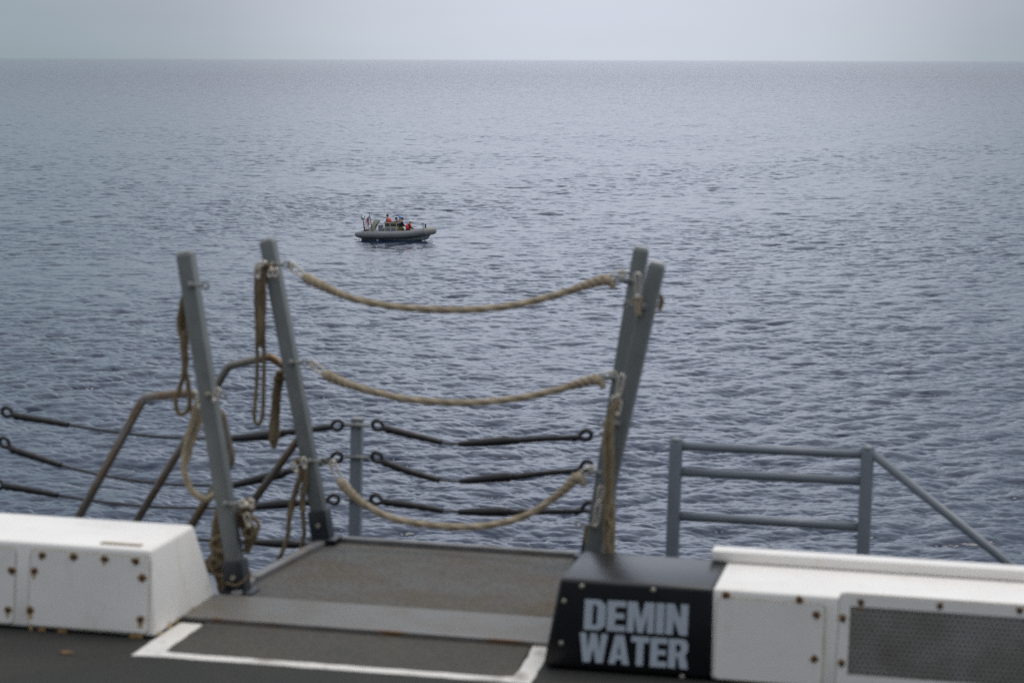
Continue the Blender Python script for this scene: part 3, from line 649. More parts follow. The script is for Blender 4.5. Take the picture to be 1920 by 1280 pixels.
hung('tangled rope bundle at the foot of the nearest left stanchion', P(410, 1010, 7.34), [
    ([(418, 945), (408, 965), (405, 1000), (408, 1040), (410, 1080), (417, 1108)], 7.35, .013), ([(424, 950), (412, 975), (414, 1020), (418, 1060), (413, 1095), (420, 1112)], 7.36, .012),
    ([(404, 975), (401, 1010), (404, 1050), (409, 1085)], 7.345, .010), ([(426, 1000), (400, 1012), (398, 1026), (412, 1034), (430, 1030)], 7.33, .008), ([(420, 1060), (398, 1046), (402, 1075), (420, 1082), (424, 1100)], 7.32, .0075), ([(384, 1052), (392, 1062), (404, 1064), (412, 1056)], 7.33, .013), ([(392, 1052), (390, 1064), (398, 1070), (408, 1070)], 7.34, .011),
    ([(424, 1092), (440, 1097), (452, 1092), (466, 1080), (470, 1070)], 7.225, .004), ([(416, 1088), (424, 1100), (432, 1110)], 7.3, .006)], MT['ropedark'], group=G)
hung('rope bunch with steel hooks on the right of the nearest left stanchion', P(465, 980, 7.3), [
    ([(448, 962), (478, 972), (484, 990), (468, 1008), (456, 1000), (470, 985), (482, 1002)], 7.28, .0065), ([(456, 952), (462, 975), (474, 990), (478, 1000), (470, 1016), (462, 1035)], 7.31, .0115), ([(450, 955), (456, 985), (464, 1005), (464, 1030)], 7.32, .0115), ([(466, 950), (468, 968), (466, 985), (472, 1002), (464, 1020)], 7.30, .010),
    ([(452, 945), (464, 938), (474, 946), (470, 958)], 7.29, .010)], MT['ropedark'], hooks=[((450, 940), (462, 946), 7.23), ((470, 936), (472, 950), 7.25), ((462, 962), (467, 985), 7.27)], group=G)
hung('pair of frayed rope tails hanging low on the far left stanchion', P(560, 960, 8.1), [
    ([(566, 872), (560, 900), (550, 930), (543, 958), (540, 1000), (532, 1028), (521, 1050)], 8.09, .0078), ([(572, 872), (571, 905), (567, 930), (568, 960), (570, 1000), (564, 1028)], 8.09, .0078),
    ([(556, 875), (564, 890), (556, 915), (548, 945), (543, 970)], 8.08, .010), ([(572, 880), (572, 905), (567, 935), (568, 958)], 8.08, .0105), ([(552, 868), (564, 862), (574, 870)], 8.08, .011)], MT['ropedark'],
    hooks=[((548, 868), (556, 884), 8.05), ((568, 858), (572, 876), 8.05)], group=G)
hung('thick tan rope running down between the two right stanchions', P(1140, 900, 7.9), [
    ([(1154, 752), (1144, 775), (1137, 820), (1137, 870), (1138, 930), (1136, 985), (1137, 1045)], 7.2, .0078), ([(1160, 748), (1150, 775), (1146, 820), (1148, 870), (1146, 930), (1149, 985), (1147, 1045)], 7.19, .0078),
    ([(1140, 785), (1133, 825), (1135, 860)], 7.21, .007), ([(1148, 940), (1140, 965), (1146, 990), (1141, 1010), (1145, 1040)], 7.18, .007)], MT['ropemid'],
    hooks=[((1167, 702), (1158, 742), 7.2), ((1150, 744), (1158, 775), 7.2), ((1160, 750), (1157, 776), 7.19)], group=G)
hung('small rope coil knotted beside the foot of the far right stanchion', P(1115, 1000, 7.40), [
    ([(1108, 985), (1122, 985), (1126, 1000), (1116, 1010), (1104, 1003)], 7.40, .008, True), ([(1104, 985), (1101, 1005), (1106, 1028), (1112, 1040)], 7.41, .011), ([(1124, 985), (1126, 1008), (1120, 1030), (1116, 1042)], 7.41, .011), ([(1112, 1008), (1113, 1025), (1113, 1040)], 7.39, .012)], MT['ropedark'],
    hooks=[((1128, 912), (1124, 940), 7.2), ((1123, 945), (1117, 985), 7.2)], group=G)
hung('rope end whipped to a steel hook high on the right stanchions', P(1195, 570, 7.6), [
    ([(1190, 556), (1194, 575), (1196, 590)], 7.24, .010), ([(1200, 556), (1198, 572), (1196, 590)], 7.24, .009)], MT['rope'], hooks=[((1196, 512), (1195, 556), 7.23)], group=G)
hung('rope end peeking out behind the nearest right stanchion', P(1238, 570, 7.4), [([(1236, 552), (1242, 562), (1240, 574), (1235, 584)], 7.4, .0055), ([(1240, 552), (1238, 568), (1234, 578)], 7.41, .005)], MT['ropedark'], group=G)

# ------------------------------------------------------------------ bent bronze handrails of the side ladder
def handrail(pts, y, label, r=.0148, low=0):
    p = [P(a, b, y) for a, b in pts]
    d = (p[0] - p[1]).normalized(); p = [p[0] + d * .95] + p[1:]; d2 = (p[-1] - p[-2]).normalized(); p[-1] = p[-1] + d2 * .5
    q = [p[0]]
    for i in range(1, len(p) - 1):                   # round each bend
        a = p[i] + (p[i - 1] - p[i]).normalized() * .018; c = p[i] + (p[i + 1] - p[i]).normalized() * .018
        for s_ in np.linspace(0, 1, 6): q.append(a * (1 - s_) ** 2 + p[i] * 2 * s_ * (1 - s_) + c * s_ * s_)
    q.append(p[-1])
    t = Thing('ladder_handrail', label, 'handrail', p[0], 'bent bronze handrails of the side ladder')
    mb = MB(); mb.tube(q, r, 16); t.part('rail_tube', mb, MT['brass'])
    mb = MB(); mb.box(p[0] - Vector((.05, .03, .01)), p[0] + Vector((.05, .03, .02))); t.part('foot_plate', mb, MT['railgrey'])
    return t
handrail([(150, 965), (270, 745), (362, 736), (415, 775), (434, 862), (360, 982)], 7.62, 'bent bronze handrail arching above the white box, nearer of the pair')
handrail([(260, 970), (345, 830), (428, 686), (506, 668), (558, 704), (578, 797), (470, 946)], 8.36, 'bent bronze handrail arching between the two left stanchions, brown and rust-worn')
t = Thing('side_ladder', 'grey ladder stringer just showing behind the white box under the handrails', 'ladder', (-3.2, 7.9, -.9))
mb = MB(); mb.bar((-2.45, 7.62, -.12), (-3.35, 7.62, -.93), .03, .12); mb.bar((-2.5, 8.36, -.17), (-3.35, 8.36, -.93), .03, .10); t.part('stringer', mb, MT['railgrey'])
for i in range(4):
    mb = MB(); x = -2.6 - .21 * i; z = -.2 - .2 * i; mb.box((x - .08, 7.64, z), (x + .08, 8.34, z + .02)); t.part('step', mb, MT['railgrey'])

# ------------------------------------------------------------------ lifelines and their stanchions on the lower deck
YL = 9.2
def life_stanchion(x, ytop, label, lugs, sides):
    p = P(x, ytop, YL); p.z = p.z
    t = Thing('lifeline_stanchion', label, 'stanchion', (p.x, YL, -.946), 'grey lifeline stanchions on the lower deck edge')
    mb = MB(); mb.bar((p.x, YL, -.946), (p.x, YL, p.z), .046, .046); t.part('post', mb, MT['railgrey'], bevel=.005)
    mb = MB(); mb.box((p.x - .06, YL - .06, -.949), (p.x + .06, YL + .06, -.935)); t.part('base_plate', mb, MT['railgrey'])
    mb = MB(); mb.box((p.x - .024, YL - .024, p.z), (p.x + .024, YL + .024, p.z + .012)); t.part('post_cap', mb, MT['greylight'], bevel=.005)
    for y in lugs:
        c = P(x, y, YL - .03); mb = MB()
        mb.tube([c - Vector((.05 if -1 in sides else .02, 0, 0)), c + Vector((.05 if 1 in sides else .02, 0, 0))], .0065, 10); mb.ball(c, .011, n=10, m=6)
        t.part('eye_bolt', mb, MT['greylight'])
life_stanchion(670, 788, 'slim upright grey post rising behind the platform, lifelines hooked to both sides', (797, 857, 937, 1016), (-1, 1))
life_stanchion(1148, 800, 'upright lifeline post almost hidden behind the right stanchions', (813, 873, 945), (-1,))
def lifeline(eyeL, secs, eyeR, label, y=YL - .03):
    """secs: list of (kind, [(px,py)..], r0, r1); kinds sleeve / wire / turnbuckle"""
    mid = P(*secs[len(secs) // 2][1][0], y)
    t = Thing('lifeline', label, 'lifeline', mid, 'black wire lifelines along the deck edge')
    for kind, pts, r0, r1 in secs:
        p = spline([P(a, b, y) for a, b in pts], 14); k = len(p); r0 *= 1.3; r1 *= 1.35
        if kind == 'turnbuckle': r1 *= 1.12
        if kind == 'turnbuckle': rr_ = [r0 + (r1 - r0) * math.sin(math.pi * min(1, (i / (k - 1)) * .62 + .0)) if i < k * .8 else r1 * (1 - .35 * (i - k * .8) / (k * .2)) for i in range(k)]
        elif kind == 'sleeve': rr_ = [(r0 + (r1 - r0) * i / (k - 1)) * (1 + .10 * math.sin(i * 2.3)) for i in range(k)]
        else: rr_ = [r0] * k
        mb = MB(); mb.tube(p, rr_, 12); t.part({'wire': 'wire', 'sleeve': 'rubber_sleeve', 'turnbuckle': 'turnbuckle'}[kind], mb, MT['wire'] if kind == 'wire' else MT['rubber'])
    for e_, nb in ((eyeL, secs[0][1][0]), (eyeR, secs[-1][1][-1])):
        if not e_: continue
        c = P(*e_, y); q = P(*nb, y); d = (q - c).normalized()
        mb = MB(); s_ = d.cross(Vector((0, 1, 0)))
        path = [c + (d * -math.cos(a) + s_ * math.sin(a) * .85) * .021 for a in np.linspace(-2.45, 2.45, 15)]; path = [q] + path + [q + d * .002]
        mb.tube(spline([q - d * .004] + path[1:-1] + [q - d * .004], 34), .0082, 8); mb.tube([q - d * .016, q + d * .016], .0135, 10); t.part('hook_eye', mb, MT['rubber'])
lifeline((708, 797), [('sleeve', [(725, 804), (770, 815), (828, 829)], .0125, .009), ('wire', [(826, 829), (864, 832)], .0045, 0), ('turnbuckle', [(860, 832), (910, 829), (962, 825)], .008, .0125), ('sleeve', [(962, 826), (1020, 822), (1080, 820)], .0105, .008)], (1099, 815), 'upper black lifeline between the slim post and the right stanchions')
lifeline((707, 857), [('sleeve', [(721, 867), (765, 883), (824, 900)], .0125, .009), ('wire', [(822, 899), (866, 902)], .0045, 0), ('turnbuckle', [(862, 902), (915, 897), (962, 893)], .008, .0125), ('sleeve', [(962, 894), (1020, 887), (1082, 882)], .0105, .008)], (1100, 873), 'middle black lifeline between the slim post and the right stanchions')
lifeline((705, 936), [('sleeve', [(722, 941), (770, 947), (830, 957)], .0125, .009), ('wire', [(826, 957), (864, 959)], .0045, 0), ('turnbuckle', [(860, 959), (905, 959), (955, 959)], .008, .0125), ('sleeve', [(955, 960), (1020, 959), (1084, 958)], .0105, .008)], (1104, 950), 'lower black lifeline between the slim post and the right stanchions')
lifeline((13, 772), [('sleeve', [(28, 779), (70, 786), (128, 796)], .0125, .009), ('wire', [(127, 796), (210, 809), (320, 820), (440, 822)], .0052, 0), ('turnbuckle', [(432, 822), (480, 818), (530, 812)], .009, .0135), ('sleeve', [(530, 811), (575, 806), (615, 801)], .0105, .009)], (633, 797), 'upper black lifeline running from the left edge of view to the slim post')
lifeline((8, 829), [('sleeve', [(22, 842), (65, 856), (114, 872)], .0125, .009), ('wire', [(113, 872), (200, 892), (310, 907), (445, 910)], .0052, 0), ('turnbuckle', [(436, 910), (485, 898), (535, 886)], .009, .0135), ('sleeve', [(535, 885), (575, 876), (616, 863)], .0105, .009)], (632, 857), 'middle black lifeline running from the left edge of view to the slim post')
lifeline((-4, 908), [('sleeve', [(10, 911), (55, 918), (108, 928)], .0125, .009), ('wire', [(107, 928), (210, 943), (320, 951), (480, 952)], .0052, 0), ('turnbuckle', [(470, 951), (515, 946), (555, 943)], .009, .0125), ('sleeve', [(555, 943), (580, 941), (608, 938)], .0105, .009)], (626, 936), 'lower black lifeline running from the left edge of view to the slim post')
lifeline((-6, 975), [('wire', [(10, 978), (200, 1000), (370, 1011), (480, 1016)], .006, 0), ('turnbuckle', [(470, 1016), (515, 1018), (560, 1020)], .009, .0125), ('sleeve', [(560, 1021), (585, 1021), (612, 1020)], .0105, .009)], (632, 1018), 'lowest black lifeline passing behind the feet of the left stanchions')

# ------------------------------------------------------------------ grey railing at the right
t = Thing('deck_railing', 'blue-grey tube railing with three bars and a sloping brace behind the white box', 'railing', P(1448, 1030, YL) - Vector((0, 0, .78)))
lx = P(1268, 830, YL); rx = P(1627, 845, YL)
for p_, yt in ((P(1268, 825, YL), 0), (P(1627, 840, YL), 0)):
    mb = MB(); mb.bar((p_.x, YL, -.948), (p_.x, YL, p_.z), .05, .05); q = t.part('post', mb, MT['railgrey'], bevel=.012)
    mb = MB(); mb.ball((p_.x, YL, p_.z), .026, .026, .014); t.part('post_cap', mb, MT['railgrey'], q)
for (a, b) in (((1270, 836), (1625, 852)), ((1268, 884), (1622, 902)), ((1264, 966), (1618, 988))):
    A_ = P(*a, YL); B_ = P(*b, YL); mb = MB(); mb.tube([A_, B_], .0175, 14); t.part('rail', mb, MT['railgrey'])
A_ = P(1636, 850, YL - .005); B_ = P(1860, 1031, YL - .005); B_ = A_ + (B_ - A_) * 2.6; mb = MB(); mb.tube([A_, B_], .0175, 14); t.part('brace', mb, MT['railgrey'])

# ------------------------------------------------------------------ the boat
def sea_point(x, y, z=0):
    d = W @ np.array((x - 960, 640 - y, F)); tt = (z - CAMH) / d[2]; return Vector((d[0] * tt, d[1] * tt, z))
bo = sea_point(748, 450)
HEAD = rad(-23)
BOAT = Matrix.Translation(bo) @ Matrix.Rotation(HEAD, 4, 'Z') @ Matrix.Rotation(rad(-.5), 4, 'Y') @ Matrix.Rotation(rad(1.5), 4, 'X') @ Matrix.Scale(.975, 4)
MT['tube'] = solid('grey_inflatable_fabric', (.165, .172, .18), .5, var=.1, scale=1.5, bump=.004, bscale=4)
MT['tubebow'] = solid('pale_bow_fender', (.24, .235, .205), .55, var=.08, scale=2)
MT['bhull'] = solid('grey_boat_hull', (.27, .30, .31), .35, var=.1, scale=2)
MT['tan'] = solid('drab_tan_paint', (.40, .40, .30), .55, var=.1, scale=3)
MT['console'] = solid('pale_grey_console', (.40, .43, .40), .5, var=.1, scale=3)
MT['dark'] = solid('dark_fittings', (.012, .014, .017), .5)
MT['glass'] = solid('olive_tinted_window', (.05, .055, .045), .15)
MT['line'] = solid('black_line', (.02, .02, .02), .7)
MT['skin'] = solid('skin', (.42, .24, .17), .55, var=.06)
MT['hair'] = solid('dark_hair', (.012, .010, .009), .6)
MT['redvest'] = solid('red_life_vest', (.66, .03, .02), .6, var=.15, scale=5)
MT['navy'] = solid('dark_navy_cloth', (.012, .016, .028), .8)
MT['blackcloth'] = solid('black_cloth', (.012, .012, .013), .8)
MT['olive'] = solid('yellow_olive_cloth', (.17, .17, .045), .8)
MT['helmetw'] = solid('white_helmet_shell', (.8, .8, .8), .3, var=.03)
MT['helmetb'] = solid('blue_helmet_shell', (.08, .32, .75), .35, var=.05)
MT['flagred'] = solid('flag_red', (.55, .03, .05), .7); MT['flagwhite'] = solid('flag_white', (.75, .75, .75), .7); MT['flagblue'] = solid('flag_blue', (.02, .03, .16), .7)
MT['greycloth'] = solid('grey_cloth', (.16, .17, .21), .8)
t = Thing('inflatable_boat', 'grey rigid inflatable boat with crew aboard, floating on the open sea', 'boat', (0, 0, 0), frame=BOAT)
# hull (deep V), stations along x
st = [(-3.3, .86, -.34, .5), (-2.2, .90, -.34, .5), (-.8, .92, -.30, .52), (.6, .88, -.24, .58), (1.6, .74, -.16, .66), (2.3, .52, -.04, .76), (2.8, .28, .14, .86), (3.15, .03, .60, .92)]
mb = MB(); sec = []
for x, hb, kz, sz in st:
    ch = kz + .30 * min(1, hb / .9) + .04
    sec.append([(x, -hb, sz), (x, -hb * .97, (sz + ch) / 2 + .02), (x, -hb * .92, ch), (x, -hb * .5, (kz + ch) / 2 - .01), (x, 0, kz), (x, hb * .5, (kz + ch) / 2 - .01), (x, hb * .92, ch), (x, hb * .97, (sz + ch) / 2 + .02), (x, hb, sz)])
vs = [p for s_ in sec for p in s_]; n9 = 9; fs = []
for i in range(len(sec) - 1):
    for j in range(8): fs.append((i * n9 + j, i * n9 + j + 1, (i + 1) * n9 + j + 1, (i + 1) * n9 + j))
    fs.append((i * n9 + 8, i * n9, (i + 1) * n9, (i + 1) * n9 + 8))
mb.add(vs, fs, True); mb.add(sec[0], [tuple(range(9))]); t.part('hull', mb, MT['bhull'])
R_ = .325
side = [(-3.72, 1.0, .50), (-3.0, 1.03, .49), (-1.8, 1.04, .50), (-.4, 1.04, .53), (.9, 1.0, .59), (1.8, .86, .68), (2.5, .62, .78), (3.05, .36, .86), (3.28, 0, .90)]
path = [(x, -y, z) for x, y, z in side] + [(x, y, z) for x, y, z in side[-2::-1]]
sp = spline(path, 120); rr_ = []
for i, p in enumerate(sp):
    e_ = min(i, 120 - i); rr_.append(R_ * min(1, .42 + .58 * math.sin(min(1, e_ / 5.5) * math.pi / 2)))
mb = MB(); mb.tube(sp, rr_, 20); tb = t.part('inflatable_tube', mb, MT['tube'])
for sgn in (-1, 1):
    mb = MB(); mb.ball((-3.72, sgn * 1.0, .50), .10, .137, .137); t.part('tube_end_cone', mb, MT['tube'])
bowp = [p for p in sp if p.x > 2.62]; mb = MB(); mb.tube(bowp, R_ * 1.03, 20); t.part('bow_fender', mb, MT['tubebow'], label='paler fender wrapped round the bow')
mb = MB(); mb.tube(spline([p + Vector((0, 0, -R_ - .0)) + ((Vector((0, -.07 if p.y < 0 else .07, .03))) if abs(p.y) > .3 else Vector((.07, 0, .03))) for p in sp[6:-6:4]], 60), .022, 8); t.part('rub_strake', mb, MT['greycloth'])
zz = []
for i in range(13):
    q = .75 if i % 2 else -.25; zz.append(Vector((-3.1 + .235 * i, -1.03 - (R_ + .012) * math.cos(q), .505 + (R_ + .012) * math.sin(q))))
mb = MB(); mb.tube(zz, .016, 6); t.part('lacing_line', mb, MT['line'], tb)
mb = MB(); mb.prism([(-3.2, -.85, .5), (1.6, -.7, .6), (2.6, -.2, .78), (2.6, .2, .78), (1.6, .7, .6), (-3.2, .85, .5)], (0, 0, -.06)); t.part('boat_floor', mb, MT['bhull'])
mb = MB(); mb.box((-3.3, -.85, .4), (-3.15, .85, .82)); mb.box((-3.15, -.5, .5), (-2.6, .5, .9)); t.part('engine_cover', mb, MT['dark'], bevel=.05)
# roll bar arch: broad slanted side plates
for y in (-.78,):
    mb = MB(); mb.prism([(-2.62, y, .74), (-2.06, y, .74), (-1.44, y, 1.80), (-2.0, y, 1.85)], (0, .06, 0)); t.part('arch_side_plate', mb, MT['tan'], bevel=.01)
mb = MB(); mb.tube([(-1.5, -.80, 1.7), (-1.85, -.82, 1.25), (-1.8, -.82, .7)], .032, 8); mb.tube([(-1.85, -.82, 1.25), (-1.6, -.82, 1.27)], .024, 8); mb.tube([(-1.42, -.8, 1.75), (-1.5, -.8, 1.62)], .03, 8); t.part('arch_brace', mb, MT['dark'])
mb = MB(); mb.box((-1.75, -.45, .52), (-1.25, .45, 1.02)); mb.box((-1.8, -.42, .9), (-1.67, .42, 1.3)); t.part('seat', mb, MT['greycloth'], bevel=.03)
mb = MB(); mb.box((-2.05, -.75, .72), (-1.8, -.5, .96)); t.part('white_box', mb, MT['helmetw'], bevel=.02)
# console with window frames
x0, x1, y0, y1, zb, zm, zt = -1.07, .14, -.66, .60, .55, 1.17, 1.56
mb = MB(); mb.box((x0 + .06, y0 + .05, zb), (x1 - .06, y1 - .05, zm - .03)); cs = t.part('console_base', mb, MT['console'], bevel=.02)
mb = MB(); mb.box((x0 + .16, y0 + .03, zb + .2), (x0 + .56, y0 + .06, zm - .08)); mb.box((x0 + .68, y0 + .03, zb + .2), (x1 - .14, y0 + .06, zm - .08)); t.part('console_recess', mb, MT['greycloth'], cs)
mb = MB()
for y in (y0, y1):
    for xa, tl in ((x0, .06), ((x0 + x1) / 2 + .02, -.06), (x1, -.02)): mb.bar((xa, y, zb + .02), (xa + tl, y, zt), .06, .05)
    mb.bar((x0, y, zm), (x1, y, zm + .02), .05, .07, side=(0, 1, 0)); mb.bar((x0 + .03, y, zt), (x1 + .03, y, zt + .0), .055, .07, side=(0, 1, 0))
for xa in (x0 + .06, x1 + .02): mb.bar((xa, y0, zt - .01), (xa, y1, zt - .01), .055, .06)
cf = t.part('window_frame', mb, MT['tan'])
for y in (y0, y1):
    for xa, xb in ((x0 + .06, (x0 + x1) / 2 - .06), ((x0 + x1) / 2 + .02, x1 - .04)):
        mb = MB(); mb.box((xa, y - .006, zm + .04), (xb, y + .006, zt - .04)); t.part('window_pane', mb, MT['glass'], cf)
mb = MB(); mb.box((-.6, -.4, zt - .3), (-.2, .4, zt - .08)); t.part('instrument_panel', mb, MT['dark'])
# mast with instruments
mb = MB(); mb.tube([(-2.86, -.9, .72), (-2.96, -.9, 1.3), (-3.03, -.9, 1.86)], [.075, .05, .035], 8); mb.tube([(-3.18, -.9, 1.88), (-2.88, -.9, 1.88)], .045, 6); mb.tube([(-3.16, -.9, 1.9), (-3.19, -.9, 2.38)], .014, 6); mb.ball((-3.17, -.9, 2.0), .06); mb.ball((-2.9, -.9, 2.03), .055)
ms = t.part('antenna_mast', mb, MT['dark']); mb = MB(); mb.ball((-3.03, -.9, 2.02), .08, .08, .06); t.part('beacon', mb, MT['helmetw'], ms)
mb = MB(); mb.tube([(2.74, -.3, 1.0), (2.74, -.3, 1.48)], .075, 10); mb.tube([(2.52, -.3, .95), (2.52, -.3, 1.46)], .032, 8); mb.tube([(2.34, -.3, 1.49), (2.55, -.3, 1.49)], .032, 8); t.part('bow_bitt', mb, MT['dark'])
mb = MB(); mb.box((2.62, -.42, 1.48), (2.86, -.18, 1.55)); t.part('bitt_cap', mb, MT['tan'])
# flag on a staff
t = Thing('flag', 'red, white and blue striped flag drooping from a staff at the stern of the boat', 'flag', (-2.28, -.85, .75), frame=BOAT)
mb = MB(); mb.tube([(-2.2, -.85, .75), (-2.27, -.85, 1.5), (-2.40, -.85, 2.32)], .022, 6); mb.ball((-2.41, -.85, 2.36), .045); t.part('flagstaff', mb, MT['dark'])
def flagpt(u, v):                                    # u along fly 0..1, v down the hoist 0..1
    top = Vector((-2.41, -.85, 2.22)); hoist = Vector((-2.30, -.85, 1.58))
    p = top.lerp(hoist, v); return p + Vector((-.50 * u + .10 * u * v, .07 * math.sin(u * 9 + v * 2) - .06 * u, -.62 * u + .03 * math.sin(u * 7)))
def flagstrip(name, u0, u1, v0, v1, mat, par=None, off=0):
    m_ = MB(); nu = 8; vs = []
    for s_ in (1, -1):
        for i in range(nu + 1):
            for v in (v0, v1): vs.append(flagpt(u0 + (u1 - u0) * i / nu, v) + Vector((0, s_ * (.003 + off), 0)))
    fs = []; h = 2 * (nu + 1)
    for i in range(nu):
        a = 2 * i; fs.append((a, a + 1, a + 3, a + 2)); fs.append((h + a, h + a + 2, h + a + 3, h + a + 1)); fs.append((a, a + 2, h + a + 2, h + a)); fs.append((a + 1, h + a + 1, h + a + 3, a + 3))
    fs += [(0, h, h + 1, 1), (h - 2, h - 1, 2 * h - 1, 2 * h - 2)]
    m_.add(vs, fs); return t.part(name, m_, mat, par)
cl = flagstrip('flag_cloth', 0, 1, 0, 1, MT['flagwhite'])
for i in range(7): flagstrip('red_stripe', 0, 1, i * 2 / 13, (i * 2 + 1) / 13, MT['flagred'], cl, .002)
flagstrip('blue_canton', 0, .42, 0, 7 / 13, MT['flagblue'], cl, .004)
can = t.e.children[-1] if t.e.children else None
m_ = MB()
for i in range(4):
    for j in range(3):
        p = flagpt(.06 + .1 * i, .08 + .16 * j); m_.ball(p + Vector((0, -.008, 0)), .012, .002, .012, 5, 3)
t.part('star', m_, MT['flagwhite'], cl)

# ------------------------------------------------------------------ people aboard (one skinned body each)
def skin_obj(name, nodes, edges, mat, parent=None, frame=None, lvl=1, root=0):
    me = bpy.data.meshes.new(name); me.from_pydata([n[0] for n in nodes], edges, []); me.update()
    o = bpy.data.objects.new(name, me); C.objects.link(o)
    sk = o.modifiers.new('skin', 'SKIN')
    if not me.skin_vertices: 
        bpy.context.view_layer.objects.active = o
    for i, n in enumerate(nodes):
        r_ = n[1]; me.skin_vertices[0].data[i].radius = r_ if hasattr(r_, '__len__') else (r_, r_)
    me.skin_vertices[0].data[root].use_root = True
    sb = o.modifiers.new('sub', 'SUBSURF'); sb.levels = lvl; sb.render_levels = lvl
    dg = bpy.context.evaluated_depsgraph_get(); ev = o.evaluated_get(dg); m2 = bpy.data.meshes.new_from_object(ev)
    o.modifiers.clear(); o.data = m2; m2.materials.clear(); m2.materials.append(mat)
    m2.polygons.foreach_set('use_smooth', [True] * len(m2.polygons))
    if parent: o.parent = parent
    if frame is not None: o.matrix_world = frame
    return o
def person(label, J, clothes, head=None, hatmat=None, hat='hair', vest=None, legs=None, bulk=1):
    """J: joints in boat coordinates. Body is one skinned surface; clothing and hair are its children."""
    base = Vector(J['pelvis']); g = lambda k: Vector(J[k]) - base
    names = []; nodes = []; ed = []
    def nd(p, r): nodes.append((tuple(p), r)); return len(nodes) - 1
    pel = nd(g('pelvis'), (.13, .11)); ch = nd(g('chest'), (.15, .115)); ne = nd(g('neck'), (.06, .06)); hd = g('head')
    up = (hd - g('neck')).normalized(); fc = Vector(J['face']).normalized()
    h0 = nd(hd - up * .07 + fc * .015, (.062, .07)); h1 = nd(hd + up * .0, (.078, .095)); h2 = nd(hd + up * .085, (.06, .07))
    ed += [(pel, ch), (ch, ne), (ne, h0), (h0, h1), (h1, h2)]
    nose = nd(hd + fc * .115 - up * .02, .014); ed.append((h1, nose))
    for s_ in ('l', 'r'):
        sh = nd(g('sh' + s_), .062); el = nd(g('el' + s_), .045); ha = nd(g('ha' + s_), .034)
        d = (g('ha' + s_) - g('el' + s_)).normalized(); pm = nd(g('ha' + s_) + d * .07, (.038, .02)); ed += [(ch, sh), (sh, el), (el, ha), (ha, pm)]
        sd_ = d.cross(up).normalized()
        for k in range(4):
            f1 = nd(g('ha' + s_) + d * (.115 + .01 * (k in (1, 2))) + sd_ * (.025 * (k - 1.5)), .0095); ed.append((pm, f1))
            f2 = nd(g('ha' + s_) + d * (.15 + .012 * (k in (1, 2))) + sd_ * (.026 * (k - 1.5)) - up * .02, .008); ed.append((f1, f2))
        th_ = nd(g('ha' + s_) + d * .06 + sd_ * .06, .010); ed.append((ha, th_))
        hp = nd(g('hip' + s_), .09); kn = nd(g('kn' + s_), .06); an = nd(g('an' + s_), .04); to = nd(g('an' + s_) + Vector(J.get('toe', (.2, 0, -.04))), .035); ed += [(pel, hp), (hp, kn), (kn, an), (an, to)]
    body = skin_obj('person', nodes, ed, MT['skin'], frame=BOAT @ Matrix.Translation(base) @ Matrix.Scale(1.13, 4))
    body['label'] = label; body['category'] = 'person'; body['group'] = 'crew aboard the inflatable boat'
    # jacket
    n2 = [(tuple(g('pelvis') + Vector((0, 0, .02))), (.16, .135)), (tuple(g('chest')), (.18, .145)), (tuple(g('neck') - up * .03), .075)]; e2 = [(0, 1), (1, 2)]
    for s_ in ('l', 'r'):
        i = len(n2); n2 += [(tuple(g('sh' + s_)), .078), (tuple(g('el' + s_)), .06), (tuple(g('ha' + s_)), .045)]; e2 += [(1, i), (i, i + 1), (i + 1, i + 2)]
    skin_obj('jacket', n2, e2, MT[clothes], parent=body)
    n3 = [(tuple(g('pelvis')), (.165, .14))]; e3 = []
    for s_ in ('l', 'r'):
        i = len(n3); n3 += [(tuple(g('hip' + s_)), .105), (tuple(g('kn' + s_)), .078), (tuple(g('an' + s_)), .055)]; e3 += [(0, i), (i, i + 1), (i + 1, i + 2)]
    skin_obj('trousers', n3, e3, MT[legs or clothes], parent=body)
    if vest:
        n4 = [(tuple(g('pelvis').lerp(g('chest'), .25)), (.2, .17)), (tuple(g('pelvis').lerp(g('chest'), .7)), (.215, .185)), (tuple(g('chest').lerp(g('neck'), .35)), (.19, .17)), (tuple(g('neck') - up * .01), (.11, .12))]
        n4 = [(q, (a * bulk, c * bulk)) for q, (a, c) in n4]
        skin_obj('life_vest', n4, [(0, 1), (1, 2), (2, 3)], MT[vest], parent=body)
    m_ = MB(); c = hd + up * .045 - fc * .012; m_.ball(c, .118 if hat != 'hair' else .108, .118 if hat != 'hair' else .108, .105, 14, 10)
    m_.v = [v if (v - c).dot(up) > -.02 or (v - c).dot(fc) < .02 else c + (v - c) * .6 for v in m_.v]
    if hat == 'helmet': m_.tube([c + fc * .09 - up * .01, c + fc * .155 - up * .02], [.07, .05], 10)
    o = m_.build('helmet' if hat == 'helmet' else 'hair', MT[hatmat]); o.parent = body
    return body
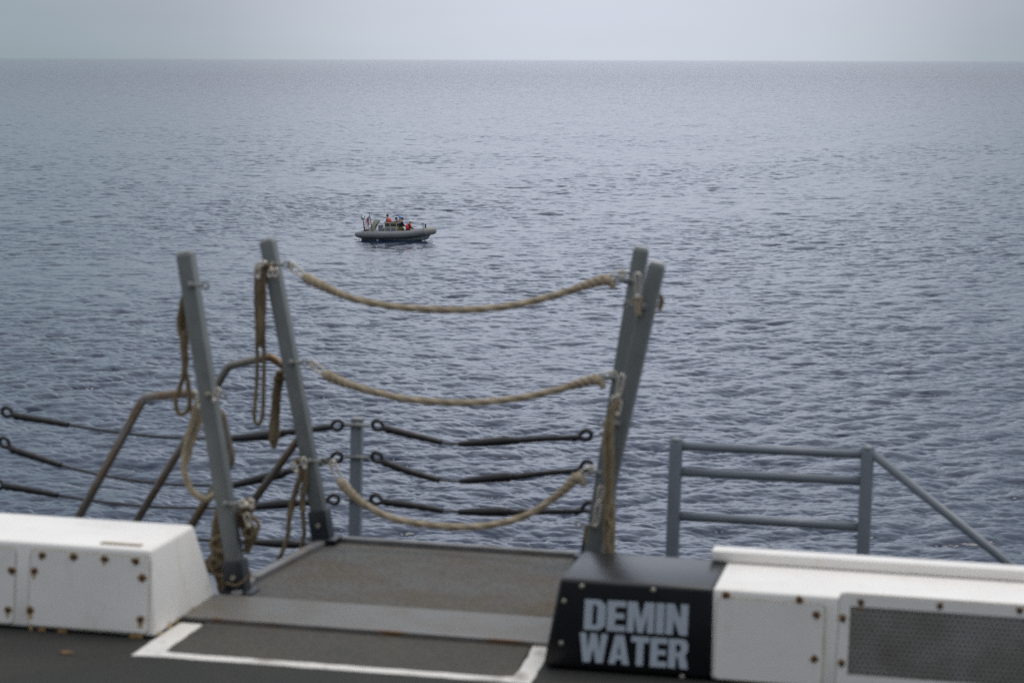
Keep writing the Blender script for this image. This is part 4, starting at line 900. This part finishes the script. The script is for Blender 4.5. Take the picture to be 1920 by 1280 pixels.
def seated(x, y, z, fx, lean=.1, arms=.3, kn=.42, yaw=0):   # facing +x (fx=1) or -x
    J = {'pelvis': (x, y, z), 'chest': (x + fx * lean, y, z + .36), 'neck': (x + fx * lean * 1.4, y, z + .55), 'head': (x + fx * (lean * 1.6 + .03), y, z + .70), 'face': (fx, -.25, -.25)}
    for s_, k in (('l', .19), ('r', -.19)):
        J['sh' + s_] = (x + fx * lean * 1.2, y + k, z + .47); J['el' + s_] = (x + fx * (lean + .12), y + k * 1.3, z + .22); J['ha' + s_] = (x + fx * (lean + arms), y + k, z + .16)
        J['hip' + s_] = (x + fx * .04, y + k * .55, z - .02); J['kn' + s_] = (x + fx * kn, y + k * .8, z + .03); J['an' + s_] = (x + fx * (kn + .03), y + k * .8, z - .36 if z > .8 else .53)
    J['toe'] = (fx * .16, 0, -.03); R3 = Matrix.Rotation(rad(yaw), 3, 'Z'); c = Vector((x, y, 0))
    for k in J: J[k] = tuple(R3 @ Vector(J[k])) if k in ('face', 'toe') else tuple(R3 @ (Vector(J[k]) - c) + c)
    return J
def standing(x, y, z, fx, lean=.1, reach=.35):       # z = floor height
    J = {'pelvis': (x, y, z + .93), 'chest': (x + fx * lean, y, z + 1.30), 'neck': (x + fx * lean * 1.5, y, z + 1.48), 'head': (x + fx * (lean * 1.8 + .02), y, z + 1.63), 'face': (fx, -.2, -.2)}
    for s_, k in (('l', .2), ('r', -.2)):
        J['sh' + s_] = (x + fx * lean * 1.3, y + k, z + 1.41); J['el' + s_] = (x + fx * (lean + reach * .4), y + k * 1.25, z + 1.16); J['ha' + s_] = (x + fx * (lean + reach), y + k, z + 1.1)
        J['hip' + s_] = (x, y + k * .5, z + .88); J['kn' + s_] = (x + fx * .05, y + k * .6, z + .48); J['an' + s_] = (x, y + k * .6, z + .08)
    J['toe'] = (fx * .16, 0, -.03); return J
person('person in a red life vest and dark cap of hair, standing tall behind the console', standing(-.93, .1, .38, -1, .08, .3), 'greycloth', hatmat='hair', vest='redvest', bulk=1.2)
person('person with only a dark head showing behind the middle of the console', standing(-.40, .35, .10, 1, .0, .25), 'blackcloth', hatmat='hair')
person('person in a bright blue helmet behind the console window', standing(-.02, .30, .22, 1, .0, .25), 'greycloth', hatmat='helmetb', hat='helmet')
person('person in black jacket and yellow-green trousers bending forward ahead of the console', seated(.38, -.55, 1.10, 1, .12, .30, .24, yaw=45), 'blackcloth', hatmat='hair', legs='olive')
person('person in a white helmet and red life vest sitting on the tube towards the bow', seated(1.06, -.55, .90, 1, .16, .34, .22, yaw=25), 'blackcloth', hatmat='helmetw', hat='helmet', vest='redvest', bulk=1.35)
# foam where the hull meets the water
m_ = MB()
for i in range(34):
    if i < 24: x = 2.7 + random.gauss(.25, .35); y = -.3 + random.gauss(0, .35)
    elif i < 28: x = random.uniform(-1.5, .2); y = -1.25 + random.gauss(0, .1)
    else: x = -3.7 + random.gauss(-.3, .35); y = random.gauss(-.6, .5)
    r_ = random.uniform(.02, .075); m_.ball((x, y, random.uniform(-.02, .07)), r_ * 2.2, r_ * 1.3, r_ * .7, 8, 5)
single('foam', m_, MT['foam'], (0, 0, 0), kind='stuff', frame=BOAT, label='white foam patches churned up along the boat and under its bow', cat='foam', weld=False)
